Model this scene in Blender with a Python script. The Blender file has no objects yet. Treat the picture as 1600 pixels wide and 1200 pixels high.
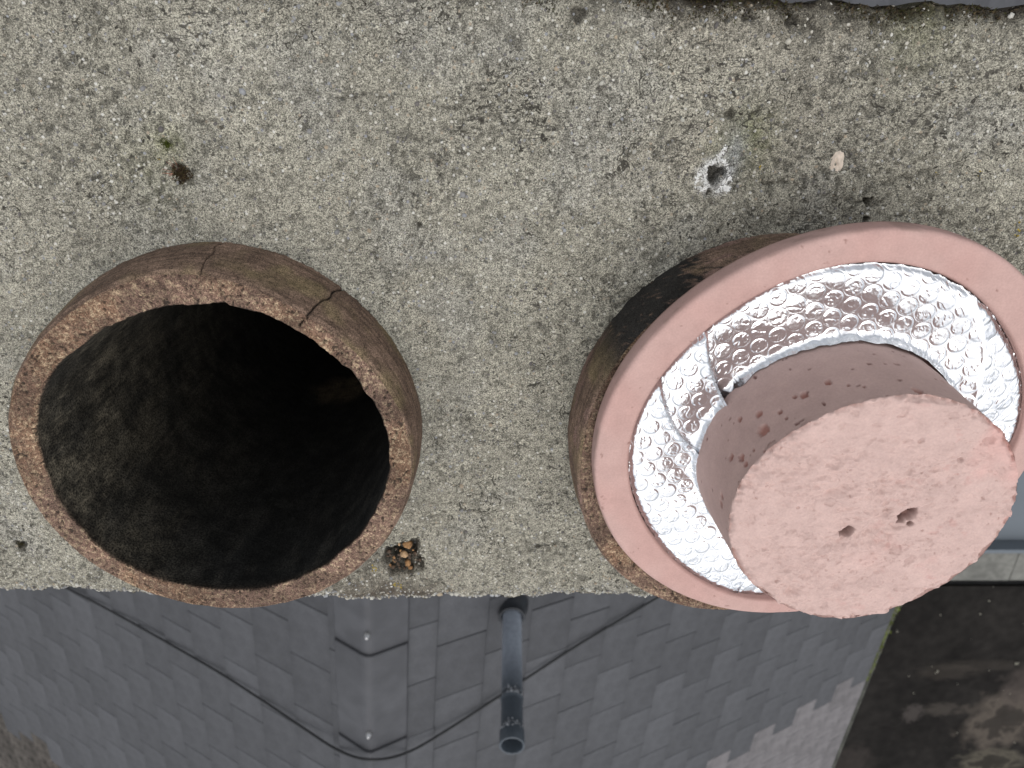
import bpy, math
import numpy as np
from mathutils import Matrix, Vector

# ------------------------------------------------------------------ camera
F, TH, H = 1100.0, 0.44, 0.53
CT, ST = math.cos(TH), math.sin(TH)
scene = bpy.context.scene
col = scene.collection
cam_d = bpy.data.cameras.new('camera'); cam = bpy.data.objects.new('camera', cam_d); col.objects.link(cam)
cam.location = (0, 0, H); cam.rotation_euler = (-TH, 0, 0)
cam_d.sensor_width = 36.0; cam_d.lens = F/1600*36
cam_d.clip_start = 0.02; cam_d.clip_end = 500
cam_d.dof.use_dof = True; cam_d.dof.focus_distance = 0.54; cam_d.dof.aperture_fstop = 10
scene.camera = cam
# ------------------------------------------------------------------ light
SUN_EL, SUN_AZ = math.radians(83), math.radians(150)      # azimuth clockwise from +Y
w = bpy.data.worlds.new('World'); scene.world = w; w.use_nodes = True
nt = w.node_tree; nt.nodes.clear()
sky = nt.nodes.new('ShaderNodeTexSky'); sky.sky_type = 'NISHITA'; sky.sun_disc = False
sky.sun_elevation = SUN_EL; sky.sun_rotation = SUN_AZ; sky.dust_density = 4.0; sky.air_density = 1.0; sky.ozone_density = 1.0
hs = nt.nodes.new('ShaderNodeHueSaturation'); hs.inputs['Saturation'].default_value = 0.28
tcw = nt.nodes.new('ShaderNodeTexCoord')
cl = nt.nodes.new('ShaderNodeTexNoise'); cl.inputs['Scale'].default_value = 2.6; cl.inputs['Detail'].default_value = 5
clr = nt.nodes.new('ShaderNodeMapRange'); clr.inputs[1].default_value = .35; clr.inputs[2].default_value = .65
clr.inputs[3].default_value = .72; clr.inputs[4].default_value = 1.35
mu = nt.nodes.new('ShaderNodeMixRGB'); mu.blend_type = 'MULTIPLY'; mu.inputs[0].default_value = 1
bg = nt.nodes.new('ShaderNodeBackground'); bg.inputs['Strength'].default_value = 0.15
wo = nt.nodes.new('ShaderNodeOutputWorld')
L = nt.links.new
L(sky.outputs[0], hs.inputs['Color']); L(tcw.outputs['Generated'], cl.inputs['Vector']); L(cl.outputs['Fac'], clr.inputs[0])
L(hs.outputs[0], mu.inputs[1]); L(clr.outputs[0], mu.inputs[2]); L(mu.outputs[0], bg.inputs[0]); L(bg.outputs[0], wo.inputs[0])
sd = bpy.data.lights.new('sun', 'SUN'); sun = bpy.data.objects.new('sun', sd); col.objects.link(sun)
sd.energy = 1.0; sd.angle = math.radians(110); sd.color = (1.0, .965, .91)
sv = Vector((math.sin(SUN_AZ)*math.cos(SUN_EL), math.cos(SUN_AZ)*math.cos(SUN_EL), math.sin(SUN_EL)))
sun.rotation_euler = sv.to_track_quat('Z', 'Y').to_euler()
scene.view_settings.view_transform = 'Standard'; scene.view_settings.look = 'None'
scene.view_settings.exposure = 0.05; scene.view_settings.gamma = 1
scene.render.engine = 'CYCLES'

# ------------------------------------------------------------------ helpers
def ray(u, v):
    x = (u-800)/F; y = -(v-600)/F
    return np.array([x, y*CT-ST, -y*ST-CT])
CAMP = np.array([0, 0, H])
def P(u, v, z=0.0):
    """point of the horizontal plane z that shows at this place of the photograph"""
    r = ray(u, v); t = (z-H)/r[2]; return CAMP + r*t
def hsh(ix, iy, iz, seed):
    h = (ix*374761393 + iy*668265263 + iz*2147483647 + seed*974634777) & 0xFFFFFFFF
    h = ((h ^ (h >> 13))*1274126177) & 0xFFFFFFFF
    h = ((h ^ (h >> 16))*2246822519) & 0xFFFFFFFF
    return ((h ^ (h >> 15)) & 0xFFFFFF)/float(0xFFFFFF)
def vn(x, y, z=None, seed=0):
    """value noise, 0..1"""
    x = np.asarray(x, float); y = np.asarray(y, float)
    x0 = np.floor(x).astype(np.int64); y0 = np.floor(y).astype(np.int64)
    fx = x-x0; fy = y-y0; fx = fx*fx*(3-2*fx); fy = fy*fy*(3-2*fy)
    def pl(iz):
        a = hsh(x0, y0, iz, seed); b = hsh(x0+1, y0, iz, seed); c = hsh(x0, y0+1, iz, seed); d = hsh(x0+1, y0+1, iz, seed)
        return (a*(1-fx)+b*fx)*(1-fy) + (c*(1-fx)+d*fx)*fy
    if z is None: return pl(0)
    z = np.asarray(z, float); z0 = np.floor(z).astype(np.int64); fz = z-z0; fz = fz*fz*(3-2*fz)
    return pl(z0)*(1-fz) + pl(z0+1)*fz
def fbm(x, y, z=None, o=4, seed=0, g=.5):
    s = 0; a = 1; n = 0; k = 1
    for i in range(o):
        s = s + a*vn(x*k, y*k, None if z is None else z*k, seed+i*17); n += a; a *= g; k *= 2.03
    return s/n
def sst(a, b, x):
    t = np.clip((x-a)/(b-a), 0, 1); return t*t*(3-2*t)
def segdist(X, Y, pts):
    d = np.full(np.shape(X), 1e9)
    for (ax, ay), (bx, by) in zip(pts[:-1], pts[1:]):
        dx, dy = bx-ax, by-ay; t = np.clip(((X-ax)*dx+(Y-ay)*dy)/(dx*dx+dy*dy+1e-12), 0, 1)
        d = np.minimum(d, np.hypot(X-ax-t*dx, Y-ay-t*dy))
    return d
def lerp(a, b, t):
    t = np.asarray(t)[..., None]; return np.asarray(a)*(1-t)+np.asarray(b)*t

def mesh_obj(name, V, Fc, mat=None, parent=None, colr=None, smooth=True, mats=None):
    me = bpy.data.meshes.new(name)
    V = np.asarray(V, np.float32).reshape(-1, 3)
    if isinstance(Fc, np.ndarray):
        k = Fc.shape[1]; n = len(Fc)
        me.vertices.add(len(V)); me.vertices.foreach_set('co', V.ravel())
        me.loops.add(n*k); me.loops.foreach_set('vertex_index', Fc.astype(np.int32).ravel())
        me.polygons.add(n); me.polygons.foreach_set('loop_start', np.arange(0, n*k, k, dtype=np.int32))
        me.polygons.foreach_set('loop_total', np.full(n, k, np.int32))
        me.update(calc_edges=True)
    else:
        me.from_pydata([tuple(v) for v in V], [], Fc)
    if smooth: me.polygons.foreach_set('use_smooth', np.ones(len(me.polygons), bool))
    if colr is not None:
        c = np.ones((len(V), 4), np.float32); c[:, :3] = np.asarray(colr).reshape(-1, 3)
        a = me.color_attributes.new('Col', 'FLOAT_COLOR', 'POINT'); a.data.foreach_set('color', c.ravel())
    if mat: me.materials.append(mat)
    me.validate()
    o = bpy.data.objects.new(name, me); col.objects.link(o)
    if parent: o.parent = parent
    return o
def empty(name, loc=(0, 0, 0)):
    o = bpy.data.objects.new(name, None); o.location = loc; o.empty_display_size = .05; col.objects.link(o); return o
def tag(o, label=None, cat=None, group=None, kind=None):
    if label: o['label'] = label
    if cat: o['category'] = cat
    if group: o['group'] = group
    if kind: o['kind'] = kind
    return o
def gridfaces(nu, nv, wrap=False):
    """vertex (i,j) = i*nv+j ; i over nu (wrapping if asked)"""
    iu = np.arange(nu if wrap else nu-1); jv = np.arange(nv-1)
    I, J = np.meshgrid(iu, jv, indexing='ij'); I2 = (I+1) % nu
    return np.stack([I*nv+J, I2*nv+J, I2*nv+J+1, I*nv+J+1], -1).reshape(-1, 4)

def material(name, base=(.5, .5, .5), rough=.8, metal=0., attr=False, speck=None, bump=None, spec=.5, coat=0, vary=0, soft=None):
    """speck: list of (scale, low, high) multiplying noises; bump: list of (scale, strength_m)"""
    m = bpy.data.materials.new(name); m.use_nodes = True
    n = m.node_tree; b = n.nodes['Principled BSDF']; lk = n.links.new
    b.inputs['Roughness'].default_value = rough; b.inputs['Metallic'].default_value = metal
    b.inputs['Specular IOR Level'].default_value = spec
    b.inputs['Coat Weight'].default_value = coat
    tc = n.nodes.new('ShaderNodeTexCoord'); co = tc.outputs['Object']
    if attr:
        a = n.nodes.new('ShaderNodeAttribute'); a.attribute_name = 'Col'; c = a.outputs['Color']
    else:
        a = n.nodes.new('ShaderNodeRGB'); a.outputs[0].default_value = (*base, 1); c = a.outputs[0]
    for i, (sc, lo, hi) in enumerate(speck or []):
        t = n.nodes.new('ShaderNodeTexNoise'); t.inputs['Scale'].default_value = sc; t.inputs['Detail'].default_value = 3
        t.noise_dimensions = '3D'; lk(co, t.inputs['Vector'])
        r = n.nodes.new('ShaderNodeMapRange'); r.inputs[1].default_value = .34; r.inputs[2].default_value = .66
        r.inputs[3].default_value = lo; r.inputs[4].default_value = hi; lk(t.outputs['Fac'], r.inputs[0])
        x = n.nodes.new('ShaderNodeMixRGB'); x.blend_type = 'MULTIPLY'; x.inputs[0].default_value = 1
        lk(c, x.inputs[1]); lk(r.outputs[0], x.inputs[2]); c = x.outputs[0]
    if vary:
        oi = n.nodes.new('ShaderNodeObjectInfo')
        r = n.nodes.new('ShaderNodeMapRange'); r.inputs[3].default_value = 1-vary; r.inputs[4].default_value = 1+vary
        lk(oi.outputs['Random'], r.inputs[0])
        x = n.nodes.new('ShaderNodeMixRGB'); x.blend_type = 'MULTIPLY'; x.inputs[0].default_value = 1
        lk(c, x.inputs[1]); lk(r.outputs[0], x.inputs[2]); c = x.outputs[0]
    lk(c, b.inputs['Base Color'])
    nrm = None
    for sc, st in (bump or []):
        t = n.nodes.new('ShaderNodeTexNoise'); t.inputs['Scale'].default_value = sc; t.inputs['Detail'].default_value = 4
        lk(co, t.inputs['Vector'])
        bp = n.nodes.new('ShaderNodeBump'); bp.inputs['Strength'].default_value = 1; bp.inputs['Distance'].default_value = st
        lk(t.outputs['Fac'], bp.inputs['Height'])
        if nrm: lk(nrm, bp.inputs['Normal'])
        nrm = bp.outputs[0]
    if nrm: lk(nrm, b.inputs['Normal'])
    return m, n, b

# materials
m_conc, nn, bb = material('concrete', attr=True, rough=.93, spec=.25, speck=[(950, .38, 1.55), (1900, .7, 1.3), (300, .82, 1.18), (110, .9, 1.1), (12, .95, 1.05)],
                          bump=[(420, .0011), (1100, .0006)])
# pale and dark aggregate grains in the concrete
tc = nn.nodes.new('ShaderNodeTexCoord')
vo = nn.nodes.new('ShaderNodeTexVoronoi'); vo.inputs['Scale'].default_value = 260; nn.links.new(tc.outputs['Object'], vo.inputs['Vector'])
rv = nn.nodes.new('ShaderNodeMapRange'); rv.inputs[1].default_value = .22; rv.inputs[2].default_value = .34; rv.inputs[3].default_value = 1; rv.inputs[4].default_value = 0
nn.links.new(vo.outputs['Distance'], rv.inputs[0])
sep = nn.nodes.new('ShaderNodeSeparateColor'); nn.links.new(vo.outputs['Color'], sep.inputs[0])
gt = nn.nodes.new('ShaderNodeMapRange'); gt.inputs[1].default_value = .62; gt.inputs[2].default_value = .66; nn.links.new(sep.outputs[0], gt.inputs[0])
ml = nn.nodes.new('ShaderNodeMath'); ml.operation = 'MULTIPLY'; nn.links.new(rv.outputs[0], ml.inputs[0]); nn.links.new(gt.outputs[0], ml.inputs[1])
rp = nn.nodes.new('ShaderNodeValToRGB'); rp.color_ramp.interpolation = 'CONSTANT'
e = rp.color_ramp.elements; e[0].position = 0; e[0].color = (.10, .10, .09, 1); e[1].position = .3; e[1].color = (.52, .50, .44, 1)
for p_, c_ in ((.5, (.40, .34, .26, 1)), (.62, (.17, .16, .16, 1)), (.72, (.68, .67, .62, 1)), (.9, (.30, .31, .33, 1))):
    q = e.new(p_); q.color = tuple(k_*.85 for k_ in c_[:3])+(1,)
nn.links.new(sep.outputs[1], rp.inputs[0])
mx = nn.nodes.new('ShaderNodeMixRGB'); nn.links.new(ml.outputs[0], mx.inputs[0])
old = bb.inputs['Base Color'].links[0].from_socket
nn.links.new(old, mx.inputs[1]); nn.links.new(rp.outputs[0], mx.inputs[2]); nn.links.new(mx.outputs[0], bb.inputs['Base Color'])

def dark_mask(scale, lo, hi, gate_s, g_lo, g_hi, amt, colr, ridge=False, dist=0., stretch=(1, 1, 1)):
    """small dark pores (or, with ridge, hairline cracks) gated by a slow noise"""
    N_ = nn.nodes.new; K = nn.links.new
    mp = N_('ShaderNodeMapping'); mp.inputs['Scale'].default_value = stretch; K(tc.outputs['Object'], mp.inputs[0])
    a_ = N_('ShaderNodeTexNoise'); a_.inputs['Scale'].default_value = scale; a_.inputs['Detail'].default_value = 2.5; a_.inputs['Distortion'].default_value = dist; K(mp.outputs[0], a_.inputs['Vector'])
    src = a_.outputs['Fac']
    if ridge:
        q1 = N_('ShaderNodeMath'); q1.operation = 'SUBTRACT'; q1.inputs[1].default_value = .5; K(src, q1.inputs[0])
        q2 = N_('ShaderNodeMath'); q2.operation = 'ABSOLUTE'; K(q1.outputs[0], q2.inputs[0]); src = q2.outputs[0]
    r1 = N_('ShaderNodeMapRange'); r1.interpolation_type = 'SMOOTHSTEP'; r1.inputs[1].default_value = lo; r1.inputs[2].default_value = hi; K(src, r1.inputs[0])
    if ridge: r1.inputs[3].default_value = 1; r1.inputs[4].default_value = 0
    g_ = N_('ShaderNodeTexNoise'); g_.inputs['Scale'].default_value = gate_s; g_.inputs['Detail'].default_value = 3; K(tc.outputs['Object'], g_.inputs['Vector'])
    r2 = N_('ShaderNodeMapRange'); r2.interpolation_type = 'SMOOTHSTEP'; r2.inputs[1].default_value = g_lo; r2.inputs[2].default_value = g_hi; r2.inputs[4].default_value = amt; K(g_.outputs['Fac'], r2.inputs[0])
    m_ = N_('ShaderNodeMath'); m_.operation = 'MULTIPLY'; K(r1.outputs[0], m_.inputs[0]); K(r2.outputs[0], m_.inputs[1])
    x_ = N_('ShaderNodeMixRGB'); K(m_.outputs[0], x_.inputs[0]); K(bb.inputs['Base Color'].links[0].from_socket, x_.inputs[1]); x_.inputs[2].default_value = (*colr, 1); K(x_.outputs[0], bb.inputs['Base Color'])
dark_mask(330, .60, .66, 12, .36, .60, .85, (.045, .042, .035))
dark_mask(620, .60, .66, 30, .30, .55, .75, (.055, .052, .044))
dark_mask(190, .64, .68, 9, .44, .60, .9, (.030, .027, .022), dist=.6)
dark_mask(46, .004, .015, 16, .53, .61, .9, (.035, .032, .026), ridge=True, dist=1.6)
dark_mask(70, .005, .020, 11, .54, .62, .85, (.05, .046, .04), ridge=True, dist=.8, stretch=(.5, 1.6, 1))
m_clay, _, _ = material('old_clay', attr=True, rough=.9, spec=.25, speck=[(1100, .45, 1.6), (260, .8, 1.2), (38, .8, 1.2)], bump=[(700, .0006), (1500, .0003)])
m_soot, _, _ = material('sooty_clay', attr=True, rough=.85, spec=.25, speck=[(650, .25, 1.9), (60, .6, 1.4)], bump=[(500, .0006), (90, .0012)])
m_pink, _, _ = material('pink_cast', attr=True, rough=.88, spec=.25, speck=[(700, .955, 1.045), (60, .96, 1.04)], bump=[(900, .00012), (160, .0002)])
m_foil, nf, bf = material('bubble_foil', base=(.86, .87, .89), rough=.22, metal=1.0, bump=[(300, .00018)])
m_grain, _, _ = material('aggregate', attr=True, rough=.7, spec=.4, bump=[(900, .0002)])
m_render, _, _ = material('cement_render', base=(.24, .23, .21), rough=.95, speck=[(60, .8, 1.2), (8, .85, 1.15)], bump=[(120, .003)])

# ------------------------------------------------------------------ ground and far surfaces
def box_vf(x0, x1, y0, y1, z0, z1):
    V = [(x0, y0, z0), (x1, y0, z0), (x1, y1, z0), (x0, y1, z0), (x0, y0, z1), (x1, y0, z1), (x1, y1, z1), (x0, y1, z1)]
    Fc = [(0, 3, 2, 1), (4, 5, 6, 7), (0, 1, 5, 4), (1, 2, 6, 5), (2, 3, 7, 6), (3, 0, 4, 7)]
    return V, Fc
mg, _, _ = material('paving', base=(.16, .16, .155), rough=.9, speck=[(3, .8, 1.2), (40, .85, 1.15)], bump=[(20, .01)])
g = mesh_obj('ground', [(-150, -150, -6.6), (150, -150, -6.6), (150, 150, -6.6), (-150, 150, -6.6)], [(0, 1, 2, 3)], mg)
tag(g, kind='structure')

# ------------------------------------------------------------------ roofs
SL = math.atan(.6)
R0 = np.array([-.558, -2.04, -1.555]); RD = np.array([-.075, -.997, 0]); RD /= np.linalg.norm(RD)
def DN(side):
    p = np.array([-RD[1], RD[0], 0])*side
    return p*math.cos(SL)+np.array([0, 0, -math.sin(SL)])
def NR(side):
    p = np.array([-RD[1], RD[0], 0])*side
    return p*math.sin(SL)+np.array([0, 0, math.cos(SL)])
def RP(side, s, r, h=0.): return R0+DN(side)*s+RD*r+NR(side)*h
m_tile, _, _ = material('slate_grey_tile', base=(.066, .068, .074), rough=.55, spec=.25, vary=.13, speck=[(14, .9, 1.1), (120, .92, 1.08), (2.6, .78, 1.18)], bump=[(60, .0012)])
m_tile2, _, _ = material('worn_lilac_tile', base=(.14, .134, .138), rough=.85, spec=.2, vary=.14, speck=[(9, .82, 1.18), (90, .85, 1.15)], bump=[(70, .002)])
m_tile3, _, _ = material('mossy_old_tile', base=(.062, .056, .050), rough=.95, spec=.2, vary=.2, speck=[(12, .55, 1.5), (70, .7, 1.3)], bump=[(70, .003)])
m_deck, _, _ = material('roof_underlay', base=(.05, .05, .052), rough=.95, speck=[(10, .8, 1.2)])
E_S, E_R, TT = .2385, .32, .012
def tile_mesh(name, mat, ln=.30):
    # local x: along the ridge, y: down the slope, z: off the roof; lower edge at y=0, chamfered
    wd = E_R-.0022; c = .004
    def ring(x0, x1, y0, y1, z): return [(x0, y0, z), (x1, y0, z), (x1, y1, z), (x0, y1, z)]
    V = ring(0, wd, -ln, 0, 0)+ring(0, wd, -ln, 0, TT-c)+ring(c*.5, wd-c*.5, -ln, -c, TT)
    Fc = [(0, 3, 2, 1), (8, 9, 10, 11)]
    for k in (0, 4):
        for i in range(4):
            j = (i+1) % 4; Fc.append((k+i, k+j, k+4+j, k+4+i))
    me = bpy.data.meshes.new(name); me.from_pydata(V, [], Fc); me.materials.append(mat); return me
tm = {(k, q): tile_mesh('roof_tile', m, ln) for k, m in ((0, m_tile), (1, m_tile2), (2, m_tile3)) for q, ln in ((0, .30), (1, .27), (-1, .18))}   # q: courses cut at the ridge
roofA = empty('house_roof', (0, 0, 0)); tag(roofA, 'smooth dark grey flat-tiled pitched roof with a ridge, below the chimney', 'roof')
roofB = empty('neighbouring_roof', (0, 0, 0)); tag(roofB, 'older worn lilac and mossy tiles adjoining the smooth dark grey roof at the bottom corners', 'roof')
rng = np.random.default_rng(4)
tiles = []
for side, sf, kmax, ph in ((1, .29, 17, (.06, .22)), (-1, .20, 26, (.20, .04))):
    for k in range(kmax+1):
        s = sf+E_S*k
        for j in range(-11, 17):
            r = ph[k % 2]+E_R*j
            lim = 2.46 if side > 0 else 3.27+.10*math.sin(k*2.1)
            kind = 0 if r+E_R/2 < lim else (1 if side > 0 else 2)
            Pc = RP(side, s-.1, r+.15)
            d = R = Pc-CAMP
            x, y, z = R[0], R[1]*CT-R[2]*ST, R[1]*ST+R[2]*CT
            vis = 0
            if z < 0:
                u = 800+F*x/-z; v = 600-F*y/-z
                ins = -40 < u < 1640 and 900 < v < 1260
                vis = (1/(-z)) if ins else 0
                if -20 < u < 1620 and -60 < v < 60 and u > 1300: vis = .9*(1/(-z))
            tiles.append((vis, side, k, s, r, (kind, side if k == 0 else 0)))
tiles.sort(key=lambda t: -t[0])
def tile_matrix(side, s, r, k, t=0.):
    # lower edge rests on the course below: tilted by TT over the exposure
    d = DN(side); n_ = NR(side); x = RD
    a = TT/E_S+.004
    dd = d*math.cos(a)+n_*math.sin(a)*1.0; nn_ = n_*math.cos(a)-d*math.sin(a)
    o = RP(side, s, r, TT*1.15)
    M = Matrix(((x[0], dd[0], nn_[0], o[0]), (x[1], dd[1], nn_[1], o[1]), (x[2], dd[2], nn_[2], o[2]), (0, 0, 0, 1)))
    return M
cnt = {0: 0, 1: 0}; rest = {0: [], 1: []}
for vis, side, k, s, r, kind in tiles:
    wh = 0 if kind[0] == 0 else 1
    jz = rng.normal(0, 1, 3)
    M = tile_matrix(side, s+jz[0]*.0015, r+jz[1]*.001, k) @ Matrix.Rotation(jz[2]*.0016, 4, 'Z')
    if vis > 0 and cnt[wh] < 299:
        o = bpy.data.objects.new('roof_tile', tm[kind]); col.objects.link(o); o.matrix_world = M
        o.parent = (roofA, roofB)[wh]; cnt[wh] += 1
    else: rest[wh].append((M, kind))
for wh in (0, 1):
    V = []; Fc = []; mi = []
    for M, kind in rest[wh]:
        b0 = len(V); me = tm[kind]
        V += [tuple(M @ v.co) for v in me.vertices]
        for p_ in me.polygons: Fc.append([b0+i for i in p_.vertices]); mi.append(max(kind[0]-1, 0))
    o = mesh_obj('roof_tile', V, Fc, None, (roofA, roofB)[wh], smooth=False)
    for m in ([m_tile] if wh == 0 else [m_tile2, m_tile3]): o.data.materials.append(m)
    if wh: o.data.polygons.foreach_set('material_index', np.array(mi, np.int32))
    o['kind'] = 'stuff'
# underlay deck (two slopes) and gable body below
for wh, r0, r1 in ((0, -3.6, 2.44), (1, 2.44, 5.5)):
    V = []; Fc = []
    for side, se in ((1, 4.40), (-1, 6.3)):
        b0 = len(V)
        for h in (-.008, -.05):
            V += [RP(side, 0.0, r0, h), RP(side, se, r0, h), RP(side, se, r1, h), RP(side, 0.0, r1, h)]
        q = [(0, 1, 2, 3), (7, 6, 5, 4)]+[(i, (i+1) % 4+0, (i+1) % 4+4, i+4) for i in range(4)]
        Fc += [[b0+i for i in f_] for f_ in q]
    mesh_obj('roof_deck', V, Fc, m_deck, (roofA, roofB)[wh], smooth=False)

# ridge caps: angled pieces, each overlapping the next
def rsolve(u, v):
    d = DN(1); n_ = np.cross(RD, d); rr_ = ray(u, v); t = ((R0-CAMP)@n_)/(rr_@n_); X = CAMP+rr_*t-R0; return X@d, X@RD
ra = rsolve(577, 1012)[1]; rb = rsolve(581, 1160)[1]; CL = rb-ra
m_ridge, _, _ = material('ridge_cap_grey', base=(.072, .074, .081), rough=.5, spec=.3, speck=[(10, .9, 1.1), (2.5, .85, 1.15)], bump=[(50, .001)])
m_screw, _, _ = material('steel_screw', base=(.5, .5, .5), rough=.3, metal=1)
def cap_piece(r0, ln, wh):
    hw, th = .172, .012; V = []; lift0, lift1 = .050, .037   # near end lies on top of the next
    prof = []
    for s_ in (-hw, -hw+.003, -.03, -.016, -.007, 0, .007, .016, .03, hw-.003, hw): prof.append(s_)
    nP = len(prof)
    rows = [(r0, lift0-.003), (r0+.004, lift0), (r0+ln*.5, (lift0+lift1)/2), (r0+ln+.04, lift1)]
    for inner in (0, 1):
        for r_, lf in rows:
            for s_ in prof:
                side = 1 if s_ >= 0 else -1; a = abs(s_)
                p_ = RP(side, a, r_)+np.array([0, 0, (lf-inner*th)/math.cos(SL)])
                p_ = p_-np.array([0, 0, .008*max(0, 1-a/.03)**2+(.004*(1-inner) if a > hw-.001 else 0)])
                V.append(p_)
    n1 = len(rows)*nP; Fc = []
    for i in range(len(rows)-1):
        for j in range(nP-1):
            a = i*nP+j; Fc.append((a, a+nP, a+nP+1, a+1)); a += n1; Fc.append((a+1, a+nP+1, a+nP, a))
    for i in range(len(rows)-1):
        for j in (0, nP-1):
            a = i*nP+j; Fc.append((a, a+nP, a+nP+n1, a+n1) if j else (a+n1, a+nP+n1, a+nP, a))
    for i in (0, len(rows)-1):
        for j in range(nP-1):
            a = i*nP+j; Fc.append((a+1, a+1+n1, a+n1, a) if i else (a, a+n1, a+1+n1, a+1))
    o = mesh_obj('ridge_cap', V, Fc, m_ridge, (roofA, roofB)[wh], smooth=False)
    # fixing screw near the lower lap
    V = []; q = RP(1, 0, r0+ln-.11); q[2] += .050
    for z_, rr_ in ((-.02, .012), (.004, .012), (.006, .008), (.014, .007), (.016, .003)):
        for a in range(10): V.append(q+np.array([rr_*math.cos(a*math.tau/10), rr_*math.sin(a*math.tau/10), z_]))
    Fc = [(i*10+j, i*10+(j+1) % 10, i*10+10+(j+1) % 10, i*10+10+j) for i in range(4) for j in range(10)]+[tuple(range(40, 50))]
    mesh_obj('screw', V, Fc, m_screw, o)
for i in range(-6, 10):
    r_end = ra+CL*i
    if r_end-CL > 5: break
    cap_piece(r_end-CL, CL, 0 if r_end < 2.9 else 1)

# gutter along the right eave with moss
m_gut, _, _ = material('zinc_gutter', base=(.10, .105, .09), rough=.8, speck=[(5, .6, 1.4), (40, .8, 1.2)])
gut = []; Fc = []
for i, r_ in enumerate(np.linspace(-3.6, 5.5, 24)):
    b_ = RP(1, 4.36, r_, 0)
    out = np.array([-RD[1], RD[0], 0])
    for a in np.linspace(-math.pi, 0, 7): gut.append(b_+out*(.03+.03*math.cos(a))+np.array([0, 0, -.03+.03*math.sin(a)]))
    gut.append(b_+out*.066+np.array([0, 0, -.024])); gut.append(b_+out*.066+np.array([0, 0, -.034]))
for i in range(23):
    for j in range(8): a = i*9+j; Fc.append((a, a+1, a+10, a+9))
o = mesh_obj('gutter', gut, Fc, m_gut, roofA)
m_moss, _, _ = material('moss', attr=True, rough=1, speck=[(400, .6, 1.4)], spec=.1)
rng = np.random.default_rng(8)
V = []; Fc = []; C_ = []
for i in range(1300):
    r_ = 1.2+rng.random()**1.2*1.3; s_ = 4.35+rng.normal(0, .035)
    q = RP(1, s_, r_, .010); sz = .006+.012*rng.random()
    b0 = len(V); V += [q+rng.normal(0, 1, 3)*sz*.3+np.array([dx*sz, dy*sz, dz*sz]) for dx, dy, dz in ((1, 0, -.6), (0, 1, -.6), (-1, 0, -.6), (0, -1, -.6), (0, 0, .8))]
    cc = np.array(((.12, .15, .035), (.07, .08, .03), (.16, .16, .12))[rng.integers(3)])*(.4+.8*rng.random()); C_ += [cc]*5
    Fc += [[b0, b0+1, b0+4], [b0+1, b0+2, b0+4], [b0+2, b0+3, b0+4], [b0+3, b0, b0+4]]
o = mesh_obj('moss', V, Fc, m_moss, roofA, colr=C_); o['kind'] = 'stuff'

# ------------------------------------------------------------------ neighbour's flat roof, lower right
m_bit, nb, bb2 = material('wet_bitumen', base=(.0115, .0105, .0095), rough=.85, spec=.10, speck=[(1.5, .7, 1.5), (12, .8, 1.25)], bump=[(30, .004)])
m_bit2, _, _ = material('silt_stain', base=(.085, .072, .062), rough=.95, speck=[(6, .6, 1.4), (30, .7, 1.3)], bump=[(40, .003)])
m_cope, _, _ = material('stone_coping', base=(.13, .13, .118), rough=.9, speck=[(3, .7, 1.3), (25, .85, 1.15)], bump=[(30, .003)])
m_zinc, _, _ = material('blue_grey_sheet', base=(.13, .15, .17), rough=.6, spec=.2, speck=[(1.2, .92, 1.08)], bump=[(6, .001)])
flat = empty('flat_roof', (4, -4, -4)); tag(flat, 'dark bitumen flat roof with silt stains beyond the mossy eave, lower right', 'roof')
flat_inv = np.array([4, -4, -4])
def fpart(name, x0, x1, y0, y1, z0, z1, mat, par=flat):
    V, Fc = box_vf(x0, x1, y0, y1, z0, z1); V = np.array(V)-flat_inv
    return mesh_obj(name, V, Fc, mat, par, smooth=False)
yb = P(1500, 916, -4.0)[1]
lines = [yb, P(1500, 1012, -4.0)[1], P(1500, 1118, -4.0)[1], P(1500, 1186, -4.0)[1], P(1500, 1290, -4.0)[1], -9.5]
for i in range(5):
    y1, y0 = lines[i], lines[i+1]
    V = np.array([(2.0, y0-.0, 0), (11, y0, 0), (11, y1, 0), (2.0, y1, 0)])
    # a sheet lapping the next: one edge lies 12 mm higher
    Vt = [(2.0, y0-.10, -4.0+.030), (11, y0-.10, -4.0+.030), (11, y1, -4.0), (2.0, y1, -4.0)]
    Vb = [(a, b, c-.026) for a, b, c in Vt]
    mesh_obj('membrane_sheet', np.array(Vt+Vb)-flat_inv, [(0, 1, 2, 3), (7, 6, 5, 4), (0, 4, 5, 1), (1, 5, 6, 2), (2, 6, 7, 3), (3, 7, 4, 0)], m_bit, flat, smooth=False)
fpart('roof_slab', 2.0, 11, -9.5, yb, -4.35, -4.03, m_deck)
yc = P(1500, 863, -3.85)[1]; yc0 = P(1500, 907, -3.85)[1]
fpart('coping_stone', 1.9, 3.93, yc0, yc, -4.3, -3.85, m_cope); fpart('coping_stone', 3.94, 6.2, yc0, yc, -4.3, -3.853, m_cope); fpart('coping_stone', 6.21, 11, yc0, yc, -4.3, -3.85, m_cope)
fpart('metal_trim', 1.9, 11, yc+.003, yc+.035, -4.3, -3.835, m_zinc)
fpart('sheet_roof', 1.9, 11, yc+.04, yc+3.5, -4.3, -3.95, m_zinc)
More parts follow.
